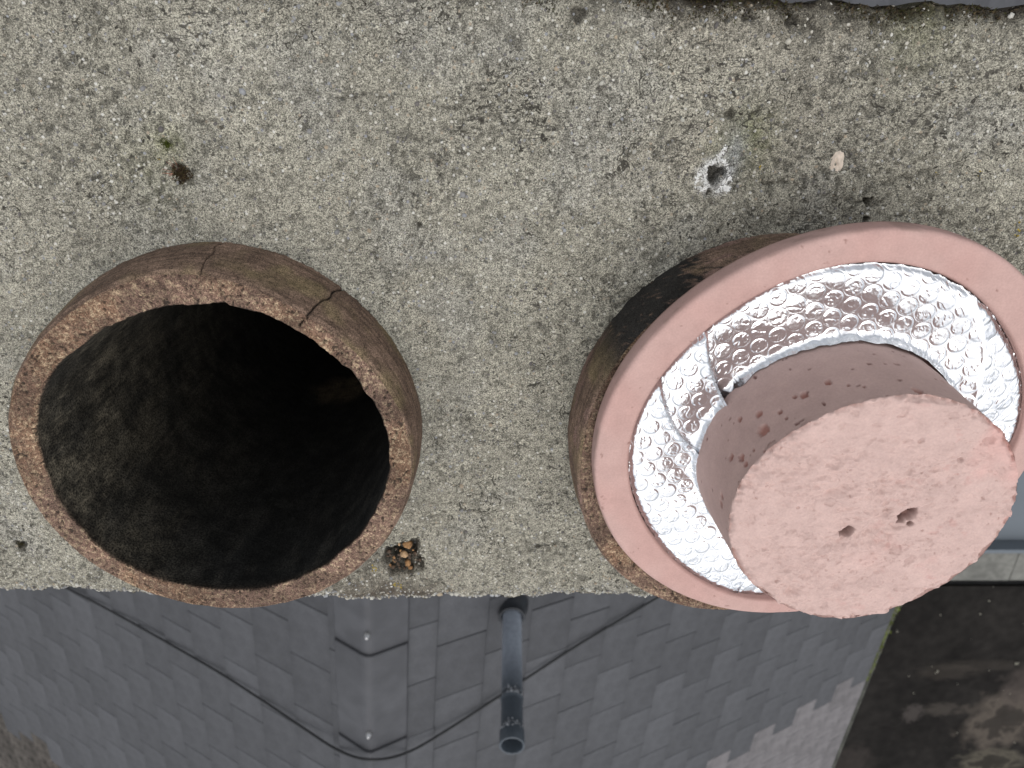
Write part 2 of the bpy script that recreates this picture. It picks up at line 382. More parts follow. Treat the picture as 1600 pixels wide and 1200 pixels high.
def stain(u, v, ru, rv, ring, amt, colr):
    """a dried silt puddle on the felt: an elliptical patch with a ragged edge, darker in the middle when ring > 0"""
    global felt
    c = P(u, v, -3.99)-flat_inv; sx = abs(P(u+ru, v, -3.99)[0]-4-c[0]); sy = abs(P(u, v+rv, -3.99)[1]+4-c[1]); N_ = nb.nodes.new; K = nb.links.new
    t = N_('ShaderNodeTexCoord'); mp = N_('ShaderNodeMapping'); mp.vector_type = 'POINT'
    mp.inputs['Location'].default_value = (-c[0]/sx, -c[1]/sy, 0); mp.inputs['Scale'].default_value = (1/sx, 1/sy, 0); K(t.outputs['Object'], mp.inputs[0])
    ns = N_('ShaderNodeTexNoise'); ns.inputs['Scale'].default_value = 2.6; ns.inputs['Detail'].default_value = 5; K(mp.outputs[0], ns.inputs['Vector'])
    ln = N_('ShaderNodeVectorMath'); ln.operation = 'LENGTH'; K(mp.outputs[0], ln.inputs[0])
    ad = N_('ShaderNodeMath'); ad.operation = 'ADD'; K(ln.outputs['Value'], ad.inputs[0])
    m2 = N_('ShaderNodeMath'); m2.operation = 'MULTIPLY_ADD'; m2.inputs[1].default_value = 1.5; m2.inputs[2].default_value = -.75; K(ns.outputs['Fac'], m2.inputs[0]); K(m2.outputs[0], ad.inputs[1])
    rp_ = N_('ShaderNodeValToRGB'); e_ = rp_.color_ramp.elements
    e_[0].position = 0; e_[0].color = (amt*(.25 if ring else 1),)*3+(1,); e_[1].position = 1; e_[1].color = (0, 0, 0, 1)
    if ring: q_ = e_.new(ring); q_.color = (amt*.3,)*3+(1,); q_ = e_.new(min(ring+.15, .8)); q_.color = (amt,)*3+(1,)
    else: q_ = e_.new(.45); q_.color = (amt,)*3+(1,)
    K(ad.outputs[0], rp_.inputs[0])
    mx_ = N_('ShaderNodeMixRGB'); K(rp_.outputs[0], mx_.inputs[0]); K(felt, mx_.inputs[1]); mx_.inputs[2].default_value = (*colr, 1); felt = mx_.outputs[0]
felt = bb2.inputs['Base Color'].links[0].from_socket
for a_ in ((1568, 1124, 75, 50, .38, .9, (.085, .072, .060)), (1548, 1188, 60, 22, .40, .7, (.10, .09, .07)), (1600, 1072, 45, 36, 0, .55, (.07, .058, .052)), (1425, 1112, 20, 16, 0, .5, (.08, .07, .065)),
           (1470, 1106, 34, 12, 0, .4, (.08, .07, .06)), (1480, 1050, 60, 14, 0, .25, (.07, .06, .05)), (1330, 1190, 40, 30, 0, .3, (.06, .05, .045)), (1540, 1040, 90, 10, 0, .2, (.07, .06, .05))): stain(*a_)
nb.links.new(felt, bb2.inputs['Base Color'])
m_peb, _, _ = material('pale_debris', base=(.34, .33, .27), rough=.9)
V = []; Fc = []; rs = np.random.default_rng(2)
tet = np.array([(1, 0, -.4), (-.5, .87, -.4), (-.5, -.87, -.4), (0, 0, .9)])
for u, v, n_, sp in ((1465, 1049, 8, 1.3), (1402, 986, 8, 1.6), (1590, 1036, 6, 1.5), (1503, 1189, 8, 2.), (1560, 1193, 8, 2.), (1563, 1116, 8, 3.), (1500, 1100, 26, 90), (1450, 1030, 12, 70)):
    for _ in range(n_):
        q_ = P(u+rs.normal(0, sp), v+rs.normal(0, sp), -3.985)-flat_inv; b_ = len(V); V += list(tet*rs.uniform(.004, .011)+q_); Fc += [(b_, b_+2, b_+1), (b_, b_+1, b_+3), (b_+1, b_+2, b_+3), (b_+2, b_, b_+3)]
mesh_obj('debris', V, Fc, m_peb, flat)['kind'] = 'stuff'

# ------------------------------------------------------------------ vent pipe
m_pvc, npv, bpv = material('grey_pipe', attr=True, rough=.38, spec=.5, speck=[(60, .9, 1.1)], coat=.2)
top_t = 2.5; top = CAMP+ray(800, 1166)*top_t
rbase = ray(800, 950); tb = top[1]/rbase[1]; base = CAMP+rbase*tb
pipe = empty('vent_pipe', (0, float(top[1]), float(base[2]))); tag(pipe, 'grey plastic vent pipe with an open end standing on the tiled roof', 'vent pipe')
def lathe(name, prof, mat, par, n=48, colf=None, off=(0, 0, 0), closed=False):
    V = []; C2 = []
    for r_, z_ in prof:
        for i in range(n):
            a = i*math.tau/n; V.append((off[0]+r_*math.cos(a), off[1]+r_*math.sin(a), off[2]+z_)); C2.append(colf(z_, a, r_) if colf else (.5, .5, .5))
    Fc = [(i*n+j, i*n+(j+1) % n, (i+1)*n+(j+1) % n, (i+1)*n+j) for i in range(len(prof)-1) for j in range(n)]
    return mesh_obj(name, V, np.array(Fc), mat, par, colr=C2)
HP = top[2]-base[2]; RPi = .041
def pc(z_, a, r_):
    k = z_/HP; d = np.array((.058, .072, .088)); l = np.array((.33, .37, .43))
    t = float(sst(.75, .30, np.array(k)))*.9  # paler towards the base: reflected sky haze put into the colour
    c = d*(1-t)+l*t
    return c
prof = [(RPi, z) for z in np.linspace(0, HP*.70, 16)]
prof += [(RPi+.003, HP*.702), (RPi+.003, HP*.715), (RPi, HP*.72)]
prof += [(RPi, z) for z in np.linspace(HP*.74, HP*.90, 5)]
prof += [(RPi+.003, HP*.905), (RPi+.0045, HP*.92), (RPi+.0045, HP-.003), (RPi+.003, HP), (RPi-.001, HP), (RPi-.0025, HP-.004), (RPi-.003, HP*.6), (RPi-.003, 0)]
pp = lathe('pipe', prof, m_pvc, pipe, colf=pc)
lathe('flashing_collar', [(.075, -.06), (.072, .0), (.060, .02), (.056, .055), (.058, .06), (.050, .062), (RPi+.001, .05)], m_pvc, pipe, colf=lambda z, a, r: (.022, .025, .03))
m_scuff, _, _ = material('white_scuff', base=(.45, .47, .5), rough=.8, speck=[(90, .5, 1.3)])
rng = np.random.default_rng(3)
V = []; Fc = []
for k0, n_ in ((.715, 60), (.925, 60)):
    for i in range(n_):
        a = math.pi/2+rng.normal(0, .55); z = HP*k0-abs(rng.normal(0, .014)); rr_ = RPi+.0052 if k0 > .9 else RPi+.0036
        if z < HP*(k0-.016): rr_ = RPi+.0008
        w_ = .0012+.0022*rng.random(); h_ = .0008+.002*rng.random(); b0 = len(V)
        for da, dz in ((-w_, -h_), (w_, -h_), (w_, h_), (-w_, h_)):
            V.append((rr_*math.cos(a+da/RPi), rr_*math.sin(a+da/RPi), z+dz))
        Fc.append((b0, b0+1, b0+2, b0+3))
o = mesh_obj('scuff_mark', V, Fc, m_scuff, pipe, smooth=False); o['kind'] = 'stuff'

# ------------------------------------------------------------------ cable
m_cab, _, _ = material('black_cable', base=(.012, .013, .014), rough=.6)
def tube(name, pts, rad, mat, par=None, n=8):
    pts = np.array(pts); V = []; Fc = []
    T = np.gradient(pts, axis=0); T /= np.linalg.norm(T, axis=1)[:, None]
    up = np.array([0, 0, 1.])
    for i, p_ in enumerate(pts):
        a = np.cross(T[i], up); a /= np.linalg.norm(a)+1e-9; b = np.cross(a, T[i])
        for j in range(n):
            q = j*math.tau/n; V.append(p_+rad*(a*math.cos(q)+b*math.sin(q)))
    for i in range(len(pts)-1):
        for j in range(n): Fc.append((i*n+j, i*n+(j+1) % n, (i+1)*n+(j+1) % n, (i+1)*n+j))
    return mesh_obj(name, V, np.array(Fc), mat, par)
cp = []
Lc = [(4.5, 1.42), (3.3, 1.16), (2.22, 1.012), (1.167, .882), (.433, .845), (.152, .836)]
Rc_ = [(.119, .817), (.372, .743), (.712, .681), (1.081, .594), (1.485, .50), (2.6, .22), (4.3, -.3)]
def crs(a, k=14):
    a = np.array(a); out = []
    for i in range(len(a)-1):
        p0, p1, p2, p3 = a[max(i-1, 0)], a[i], a[i+1], a[min(i+2, len(a)-1)]
        for t in np.linspace(0, 1, k, endpoint=False):
            out.append(.5*((2*p1)+(-p0+p2)*t+(2*p0-5*p1+4*p2-p3)*t*t+(-p0+3*p1-3*p2+p3)*t**3))
    out.append(a[-1]); return np.array(out)
def RX(u, v, side, h):     # where the line of sight meets the roof slope, h above it
    n_ = NR(side); r_ = ray(u, v); o_ = R0+n_*h; t = ((o_-CAMP)@n_)/(r_@n_); return CAMP+r_*t
ctl = [RP(-1, 4.5, 1.42, .036), RP(-1, 3.3, 1.16, .036)]+[RX(*a) for a in ((130, 932, -1, .036), (310, 1032, -1, .036), (400, 1088, -1, .037), (470, 1135, -1, .042), (530, 1173, -1, .062), (580, 1187, -1, .072), (636, 1176, 1, .066), (700, 1140, 1, .045), (800, 1075, 1, .037), (900, 1010, 1, .036), (1000, 950, 1, .036))]+[RP(1, s_, r_, .036) for s_, r_ in Rc_[-2:]]
cb = tube('cable', crs(ctl), .0058, m_cab)
tag(cb, 'thin black cable lying across both slopes and over the ridge', 'cable')

# ------------------------------------------------------------------ chimney
chim = empty('chimney', (0, 0, 0)); tag(chim, 'weathered grey concrete chimney cap carrying two clay pots', 'chimney')
XL, XR = -.62, .435
def yfront(x): return np.interp(x, [-.62, -.40, -.25, -.12, -.02, .05, .12, .435], [-.474, -.474, -.484, -.484, -.483, -.480, -.4795, -.480])+.0016*(vn(x*300, x*0, seed=3)-.5)*2+.0055*(fbm(x*45, x*0+4, seed=5, o=4)-.5)*2
def yback(x): return .0385-(x/.341)*.0125+.0045*(fbm(x*75, x*0+9, seed=6, o=4)-.5)*2
NX, NY = 800, 384
gx = np.linspace(XL, XR, NX); gt_ = np.linspace(0, 1, NY)
X, T = np.meshgrid(gx, gt_, indexing='ij')
yf = yfront(X); ybk = yback(X); Y = yf+(ybk-yf)*T

# --- outlines of the pots, measured on the photograph
Lo = [(336,432),(196,438),(103,488),(31,578),(8,650),(17,720),(52,784),(119,867),(207,918),(372,953),(506,924),(594,857),(640,753),(648,701),(620,629),(568,562),(480,490),(403,451)]
Li = [(55,660),(103,562),(155,516),(238,485),(336,476),(403,487),(491,536),(563,598),(594,650),(605,712),(599,774),(548,851),(465,903),(362,924),(258,906),(155,857),(88,769)]
Lb = [(362,374),(258,386),(465,402),(537,448),(610,521),(646,588),(657,650),(654,712)]
Rb = [(1159,375),(1100,388),(1063,404),(983,468),(913,569),(887,660),(889,705)]
Rt = [(935,630),(908,690),(902,760),(919,820),(967,894),(1020,932),(1095,956),(1137,961)]
ZR = .062
def rfun(pts, z, c, order=5, extra=None, rad=.15, exr=None):
    q = np.array([P(u, v, z)[:2] for u, v in pts])-c
    th = np.arctan2(q[:, 1], q[:, 0]); r = np.hypot(q[:, 0], q[:, 1])
    if extra is not None:
        th = np.append(th, extra); r = np.append(r, np.zeros(len(extra))+(rad if exr is None else exr))
    A = np.stack([np.ones_like(th)]+[f_(k*th) for k in range(1, order+1) for f_ in (np.cos, np.sin)], 1)
    reg = np.diag([0]+[.02*k**3 for k in range(1, order+1) for _ in (0, 1)])
    cf = np.linalg.solve(A.T@A+reg*.3, A.T@(r-rad))
    return lambda t: rad+np.stack([np.ones_like(t)]+[f_(k*t) for k in range(1, order+1) for f_ in (np.cos, np.sin)], -1)@cf
cL = np.array([P(u, v, ZR)[:2] for u, v in Lo]).mean(0)
cR = np.array([.192, -.272])
dg = np.radians
RoL = rfun(Lo, ZR, cL); RiL = rfun(Li, ZR, cL, 6, rad=.128)
RbL = rfun(Lb, 0, cL, 4, extra=dg(np.arange(170, 330, 14)), rad=.156)
RbR = rfun(Rb, 0, cR, 4, extra=dg(np.concatenate([np.arange(-60, 80, 14)])), rad=.156)
RoR = rfun(Rt, ZR, cR, 3, extra=dg(np.arange(-60, 172, 14)), rad=.150, exr=np.where(np.arange(-60, 172, 14) > 85, .1385, .150))
print('pot centre', cL, 'rim', RoL(dg(np.arange(0, 360, 45))).round(3), 'base', RbL(dg(np.arange(0, 360, 45))).round(3), 'baseR', RbR(dg(np.arange(0, 360, 45))).round(3), 'rimR', RoR(dg(np.arange(0, 360, 45))).round(3))

def polar(X, Y, c): return np.hypot(X-c[0], Y-c[1]), np.arctan2(Y-c[1], X-c[0])
XRF = lambda y: .4105+.030*(np.clip((y+.13)/.35, -1, .3))
X = np.where(X > .30, .30+(X-.30)*(XRF(Y)+.003*(fbm(Y*60, Y*0, seed=7, o=3)-.5)-.30)/(XR-.30), X)
dL, tL = polar(X, Y, cL); dR, tR = polar(X, Y, cR)
gapL = dL-RbL(tL); gapR = dR-RbR(tR)

grit = fbm(X*520, Y*520, seed=11, o=2); lowf = fbm(X*9, Y*9, seed=12, o=4); midf = fbm(X*70, Y*70, seed=13, o=3); patch = fbm(X*22+3, Y*22, seed=14, o=4)
poros = .25+.6*sst(.44, .74, fbm(X*14+7, Y*14+2, seed=31, o=4)+.10*sst(.0, .35, X)*sst(-.30, -.12, Y))
Z = (lowf-.5)*.006+(midf-.5)*.0016*(1+poros)+(grit-.5)*.0011*(1+.8*poros)
pit = sst(.60, .74, fbm(X*230, Y*230, seed=21, o=2)); Z -= pit*.0016*(.35+poros)
Z += .006*np.exp(-np.clip(gapL, 0, 1)/.018)+.005*np.exp(-np.clip(gapR, 0, 1)/.018)
# weathered edges
ef = (Y-yf); eb = (ybk-Y)
Z -= .006*np.exp(-ef/.004)+.002*np.exp(-ef/.02)+.010*np.exp(-eb/.007)*(0.6+vn(X*130, Y*130, seed=41))
Z = np.where(True, Z, Z)
base_c = np.array([.312, .298, .244]); dark_c = np.array([.115, .110, .092]); warm = np.array([.335, .305, .25]); cool = np.array([.30, .305, .30])
Cc = np.broadcast_to(base_c, X.shape+(3,)).copy()
Cc = lerp(Cc, cool, sst(.5, .75, patch)*.2); Cc = lerp(Cc, warm, sst(.5, .75, fbm(X*6, Y*6+5, seed=51, o=3))*.35)
Cc *= (.88+.24*lowf)[..., None]*(.86+.28*midf)[..., None]
Cc = lerp(Cc, dark_c, pit*(.45+.4*poros)); Cc = lerp(Cc, dark_c, sst(.58, .72, fbm(X*420, Y*420, seed=61, o=2))*(.15+.5*poros))
Cc *= (1-.10*poros)[..., None]
# smooth cement right around the pots
Cc = lerp(Cc, [.315, .31, .265], np.exp(-np.clip(gapL, 0, 1)/.012)*.6)
# dirt along the back edge (heavier to the right) and dark grime at the front edge
xb = sst(.02, .12, X)*.8+.25
edge_d = np.exp(-eb/(.0075+.006*vn(X*60, Y*0, seed=71)))*xb*(.6+.8*vn(X*160, Y*160, seed=72))
Cc = lerp(Cc, [.045, .038, .028], np.clip(edge_d*1.25, 0, 1))
q = P(650, 915)[:2]; gr = np.exp(-(((X-q[0]+.03)/.060)**2))*np.exp(-ef/.022)
Cc = lerp(Cc, [.085, .070, .055], np.clip(gr*1.7*(.4+vn(X*200, Y*200, seed=77)), 0, 1))
Cc = lerp(Cc, [.20, .185, .15], np.exp(-ef/.004)*.55)
# greenish film
for u, v, r_, a_ in ((1175, 205, .016, .4), (1440, 50, .025, .22), (1130, 235, .012, .3), (262, 224, .012, .35), (1160, 250, .02, .2), (240, 270, .03, .15)):
    q = P(u, v)[:2]; Cc = lerp(Cc, [.13, .14, .05], a_*np.exp(-((X-q[0])**2+(Y-q[1])**2)/r_**2)*(.5+vn(X*300, Y*300, seed=78)))
q = P(1117, 275)[:2]; Cc = lerp(Cc, [.40, .40, .385], .75*sst(.018, .010, np.hypot(X-q[0], Y-q[1])+.006*(vn(X*260, Y*260, seed=79)-.5)))
# grey smear beside the hole
q = P(1148, 240)[:2]; Cc = lerp(Cc, [.27, .28, .285], .7*np.exp(-(((X-q[0]))/.008)**2-((Y-q[1])/.016)**2))
# cracks (photo coordinates)
crk = [[(955,215),(975,235),(978,262),(972,300)],[(975,235),(1020,232),(1060,222)],[(900,262),(940,255),(975,258)],[(900,160),(915,190),(950,225)],[(1185,250),(1190,290),(1250,285),(1270,270)],
       [(1180,240),(1160,262)],[(868,318),(905,338),(930,352)],[(700,210),(745,208)],[(425,232),(450,238),(480,236)],[(655,655),(680,648)],[(730,640),(735,690),(752,712)],[(715,800),(760,795)],[(500,143),(560,148),(620,152)],
       [(1300,270),(1340,262),(1350,330)],[(1130,188),(1190,180)],[(860,120),(905,140),(960,150)],[(1090,95),(1150,120),(1190,110)],[(1400,330),(1470,340)],[(290,275),(318,300)],[(690,560),(700,600)],[(1020,90),(1060,100)]]
wx = X+.006*(fbm(X*90, Y*90, seed=81, o=3)-.5)*2; wy = Y+.006*(fbm(X*90+50, Y*90, seed=82, o=3)-.5)*2
for c_ in crk:
    pts = [tuple(P(u, v)[:2]) for u, v in c_]; d = segdist(wx, wy, pts); k = np.exp(-(d/.0008)**2)*sst(.35, .6, vn(X*150, Y*150, seed=83))
    Z -= k*.0022; Cc = lerp(Cc, [.045, .042, .035], np.clip(k*.75, 0, 1))
# deep pits
for u, v, r_, dp in ((1119, 272, .0062, .016), (1357, 315, .0034, .010), (1352, 343, .0026, .008), (1141, 177, .0034, .005), (905, 22, .006, .004), (1172, 24, .0045, .006), (1240, 30, .0045, .006), (1108, 300, .0022, .006),
                     (640, 858, .011, .009), (612, 872, .010, .010), (625, 885, .012, .011), (652, 880, .008, .010), (628, 870, .012, .010), (32, 852, .006, .0018), (1300, 262, .0016, .004), (655, 352, .002, .003), (345, 200, .0016, .003), (1290, 480, .002, .003)):
    q = P(u, v)[:2]; a = np.arctan2(Y-q[1], X-q[0]); rr_ = np.hypot(X-q[0], Y-q[1])/(r_*(1+.25*np.sin(3*a+u)+.3*(vn(X*400, Y*400, seed=91)-.5)))
    k = sst(1.12, .72, rr_); Z -= k*dp; Cc = lerp(Cc, [.05, .046, .038], k*.85)
# lichen spots
lich = [(1535, 278, 6), (1533, 268, 4), (1590, 355, 6), (1588, 368, 5), (1187, 262, 4), (612, 918, 5), (585, 888, 7), (618, 914, 7), (1186, 55, 0)]
rng = np.random.default_rng(12)
Vsl = np.stack([X, Y, Z], -1)
keep = (gapL > -.004) & (gapR > -.004)
fc = gridfaces(NX, NY); ok = keep.reshape(-1)[fc].any(axis=1); fc = fc[ok]
# side skirt
nb0 = NX*NY
ring = [i*NY for i in range(NX)]+[(NX-1)*NY+j for j in range(1, NY)]+[i*NY+NY-1 for i in range(NX-2, -1, -1)]+[j for j in range(NY-2, 0, -1)]
ring = np.array(ring); Vf = Vsl.reshape(-1, 3); Cf = Cc.reshape(-1, 3)
sk = []; skc = []
n = len(ring)
for q_, dz in enumerate((-.008, -.03, -.06, -.085)):
    v_ = Vf[ring].copy(); v_[:, 2] = dz+.002*vn(v_[:, 0]*200, v_[:, 1]*200, seed=q_); v_[:, 1] += .002*(vn(v_[:, 0]*150, v_[:, 2]*150, seed=9)-.5)
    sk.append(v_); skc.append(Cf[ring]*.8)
Vall = np.concatenate([Vf]+sk); Call = np.concatenate([Cf]+skc); F2 = []
ar = np.arange(n); nx_ = (ar+1) % n
prev = ring
for q_ in range(4):
    cur = nb0+q_*n+ar; F2.append(np.stack([prev[ar], cur, cur[nx_], prev[nx_]], -1)[:, ::-1]); prev = cur
# face orientation: grid is (x,y) -> up
slab = mesh_obj('concrete_cap', Vall, np.concatenate([fc]+F2), m_conc, chim, colr=Call)

# grains of aggregate lying proud of the cement
ico = np.array([(0, 0, 1), (.89, 0, .45), (.28, .85, .45), (-.72, .53, .45), (-.72, -.53, .45), (.28, -.85, .45), (.72, .53, -.45), (-.28, .85, -.45), (-.89, 0, -.45), (-.28, -.85, -.45), (.72, -.53, -.45)])
icf = np.array([(0, 1, 2), (0, 2, 3), (0, 3, 4), (0, 4, 5), (0, 5, 1), (1, 6, 2), (2, 7, 3), (3, 8, 4), (4, 9, 5), (5, 10, 1), (2, 6, 7), (3, 7, 8), (4, 8, 9), (5, 9, 10), (1, 10, 6)])
N = 15000
px_ = rng.uniform(-.52, XR, N); py_ = rng.uniform(-.485, .035, N)
nfr = 2600   # crumbly edges
px_[:nfr] = rng.uniform(-.52, XR, nfr); yq = yfront(px_[:nfr]); py_[:nfr] = yq+rng.exponential(.0035, nfr)+.0014
ok = (np.hypot(px_-cL[0], py_-cL[1]) > .161) & (np.hypot(px_-cR[0], py_-cR[1]) > .161) & (py_ < yback(px_)-.001) & (py_ > yfront(px_)+.0004) & (px_ < XRF(py_)-.002)
px_, py_ = px_[ok], py_[ok]; isf = (np.arange(N) < nfr)[ok]; N = len(px_)
ii = np.clip(((px_-XL)/(XR-XL)*(NX-1)).round().astype(int), 0, NX-1)
tt = np.clip(((py_-yfront(px_))/(yback(px_)-yfront(px_))*(NY-1)).round().astype(int), 0, NY-1)
pz = Z[ii, tt]
sz = np.clip(rng.lognormal(math.log(.00056), .50, N), .0003, .0024); sz[isf] *= 1.35
pal = np.array([(.44, .43, .38), (.42, .40, .34), (.36, .30, .22), (.13, .12, .115), (.24, .24, .235), (.54, .53, .48), (.32, .33, .34)])
pi_ = rng.choice(7, N, p=[.20, .22, .07, .13, .2, .08, .10]); gc = pal[pi_]*rng.uniform(.8, 1.1, (N, 1))
S = np.stack([sz*rng.uniform(.8, 1.3, N), sz*rng.uniform(.7, 1.1, N), sz*rng.uniform(.4, .8, N)], -1)
an = rng.uniform(0, math.tau, N); V = ico[None]*S[:, None]*rng.uniform(.8, 1.15, (N, 11, 1))
V = np.stack([V[..., 0]*np.cos(an)[:, None]-V[..., 1]*np.sin(an)[:, None], V[..., 0]*np.sin(an)[:, None]+V[..., 1]*np.cos(an)[:, None], V[..., 2]], -1)+np.stack([px_, py_, pz+sz*.12], -1)[:, None]
Fg = (icf[None]+11*np.arange(N)[:, None, None]).reshape(-1, 3)
gr_o = mesh_obj('aggregate_grain', V.reshape(-1, 3), Fg, m_grain, chim, colr=np.repeat(gc, 11, 0), smooth=True); gr_o['kind'] = 'stuff'

# stack below the cap: four walls round the flues
sx0, sx1, sy0, sy1 = -.56, .378, -.466, -.03
for x0, x1, y0, y1 in ((sx0, sx1, sy0, sy0+.03), (sx0, sx1, sy1-.03, sy1), (sx0, sx0+.03, sy0+.03, sy1-.03), (sx1-.03, sx1, sy0+.03, sy1-.03)):
    V, Fc = box_vf(x0, x1, y0, y1, -3.2, -.0855); mesh_obj('stack_wall', V, Fc, m_render, chim, smooth=False)

# ------------------------------------------------------------------ clay pots
def pot(name, c, Ro, Rbf, Ri, NT, label, cracks=(), sooty=False, seed=0, spot=None):
    ni, zlow = 60, -1.1
    th = np.linspace(-math.pi, math.pi, NT, endpoint=False)
    ro, rb, ri = Ro(th), Rbf(th), Ri(th)
    rows = []; kinds = []; zs = []
    no = 46; nrim = 30
    for i, t in enumerate(np.linspace(0, 1, no)):
        z = -.014+(ZR-.0035+.014)*t; k = max(z, 0)/ZR
        rad = rb+(ro-rb)*k+.0022*math.sin(math.pi*min(1, max(0, k)))      # slight belly
        rows.append(rad); zs.append(np.full(NT, z)); kinds.append((0, t))
    for t in (.35, .7): rows.append(ro-.0010*t*2); zs.append(np.full(NT, ZR-.0035+.0035*t)); kinds.append((0, 1))
    for t in np.linspace(0, 1, nrim):
        rows.append((ro-.002)*(1-t)+(ri+.0012)*t); zs.append(np.full(NT, ZR)); kinds.append((1, t))
    for t in np.linspace(0, 1, ni)**2.2:
        rows.append(ri+.0*t); zs.append(np.full(NT, ZR-.0015-(ZR-zlow)*t)); kinds.append((2, t))
    R_ = np.array(rows).T; Zz = np.array(zs).T; K = np.array([k[0] for k in kinds]); Tt = np.array([k[1] for k in kinds])
    Kb = np.broadcast_to(K, R_.shape); Tb = np.broadcast_to(Tt, R_.shape); TH_ = np.broadcast_to(th[:, None], R_.shape)
    x = R_*np.cos(TH_); y = R_*np.sin(TH_)
    f1 = fbm(x*60, y*60, Zz*60, seed=seed+1, o=4); f2 = fbm(x*340, y*340, Zz*340, seed=seed+5, o=2); f3 = fbm(x*15, y*15, Zz*15, seed=seed+8, o=3)
    streak = fbm(TH_*8, Zz*900, seed=seed+12, o=3)
    rim = (Kb == 1); out = (Kb == 0); inn = (Kb == 2)
    dr = out*((f1-.5)*.0016+(streak-.5)*.0006)+inn*((f1-.5)*.002)
    chip = inn*0.
    # chipped inner lip and rough fired top
    lip = np.exp(-((1-Tb)/.10)**2)*rim+inn*np.exp(-np.abs(Zz-ZR)/.005)
    lipn = (fbm(TH_*9, TH_*0+seed, seed=seed+20, o=5)-.5)
    dr = dr+lip*lipn*.0055
    dz = rim*((f1-.5)*.0022+(f2-.5)*.0015)-lip*np.clip(lipn, 0, 1)*.003
    pits = sst(.70, .78, fbm(x*420, y*420, Zz*420, seed=seed+30, o=2)); dz = dz-rim*pits*.0012; dr = dr-out*pits*.0008
    lowz = np.exp(-((Tb-.0)/.08)**2)*rim; dz = dz-lowz*.0014*fbm(TH_*40, TH_*0+3, seed=seed+33, o=3)
    clay = np.array([.160, .098, .064]); clay2 = np.array([.165, .112, .082]); tan = np.array([.38, .29, .19]); pinkc = np.array([.165, .106, .080])
    # rim
    Cr = lerp(np.broadcast_to(clay, x.shape+(3,)), pinkc, sst(.4, .65, f3)); Cr = lerp(Cr, tan, sst(.50, .66, fbm(x*620, y*620, Zz*620, seed=seed+5, o=2))*.7); Cr = lerp(Cr, [.085, .055, .042], sst(.60, .38, fbm(x*75, y*75, Zz*75, seed=seed+3, o=4))*.6); Cr = lerp(Cr, [.03, .025, .02], pits*.8)
    # outside wall
    Co = lerp(np.broadcast_to(clay2*.75, x.shape+(3,)), [.24, .165, .122], sst(.35, .7, streak*.6+f3*.4)); Co = lerp(Co, [.20, .16, .085], sst(.5, .7, fbm(x*30, y*30, Zz*30, seed=seed+44, o=3))*.6)
    if sooty:
        so = sst(dg(105), dg(125), TH_)*sst(dg(172), dg(150), TH_)
        so = np.clip(so*1.1-.0, 0, 1); sn = fbm(TH_*26, Zz*260+TH_*30, seed=seed+50, o=4); so = sst(.40, .56, so*.34+sn*.62)*(TH_ > dg(90))*sst(dg(160), dg(142), TH_)
        Co = lerp(Co, [.028, .026, .024], so)
        Co = lerp(Co, [.27, .17, .15], sst(.55, .7, fbm(x*40, y*40, Zz*120, seed=seed+52, o=3))*.45*(1-so))
    # soot inside; light on the left wall near the rim is painted in
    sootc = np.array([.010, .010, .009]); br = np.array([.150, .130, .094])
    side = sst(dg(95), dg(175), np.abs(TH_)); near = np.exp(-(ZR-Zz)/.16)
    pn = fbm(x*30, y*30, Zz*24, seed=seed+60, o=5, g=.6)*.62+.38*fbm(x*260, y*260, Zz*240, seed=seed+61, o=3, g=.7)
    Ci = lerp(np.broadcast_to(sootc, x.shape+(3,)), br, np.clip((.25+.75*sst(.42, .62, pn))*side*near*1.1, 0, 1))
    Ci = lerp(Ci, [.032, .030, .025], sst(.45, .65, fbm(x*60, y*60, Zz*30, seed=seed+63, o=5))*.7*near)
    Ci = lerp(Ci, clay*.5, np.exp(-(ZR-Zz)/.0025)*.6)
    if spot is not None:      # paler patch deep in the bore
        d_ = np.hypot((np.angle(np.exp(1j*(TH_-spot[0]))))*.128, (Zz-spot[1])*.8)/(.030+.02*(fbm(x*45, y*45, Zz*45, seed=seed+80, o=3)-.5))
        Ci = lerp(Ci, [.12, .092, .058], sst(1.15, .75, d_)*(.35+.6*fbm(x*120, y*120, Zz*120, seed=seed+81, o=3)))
    Cx = np.where(rim[..., None], Cr, np.where(out[..., None], Co, Ci))
    # hairline cracks: theta as a function of height on the wall, and of the way across on the rim
    for w0, w1, th0, th1, rim_to, dth in cracks:
        jag = (vn(Zz*180, Zz*0+seed, seed=seed+70)-.5)*.035+(vn(Tb*9, Tb*0+seed, seed=seed+71)-.5)*.03*rim
        tz = np.clip((Zz-0)/ZR, 0, 1); tw = th0+(th1-th0)*tz
        tr = th1+dth*Tb
        d = np.abs(TH_-np.where(rim, tr, tw)-jag)*R_
        k = np.exp(-(d/w0)**2)*(out*(Zz > 0)+rim*(Tb < rim_to)); 
        dz = dz-rim*k*.003; dr = dr-out*k*.0022; Cx = lerp(Cx, [.012, .009, .007], np.clip(k*1.2, 0, 1))
    Rr = R_+dr
    V = np.stack([Rr*np.cos(TH_), Rr*np.sin(TH_), Zz+dz], -1)
    root = empty(name, (float(c[0]), float(c[1]), 0)); tag(root, label, 'chimney pot', 'clay pots set in the concrete cap')
    ncol = R_.shape[1]; nr = no+2+nrim
    fa = gridfaces(NT, ncol, wrap=True)[:, ::-1]
    jj = fa.min(axis=1) % ncol; jj = np.array([fa[:, i] % ncol for i in range(4)]).min(axis=0)
    def sub(nm, lo, hi, mat):
        sel = (jj >= lo) & (jj < hi); f_ = fa[sel]; u_, inv = np.unique(f_, return_inverse=True)
        return mesh_obj(nm, V.reshape(-1, 3)[u_], inv.reshape(f_.shape), mat, root, colr=Cx.reshape(-1, 3)[u_])
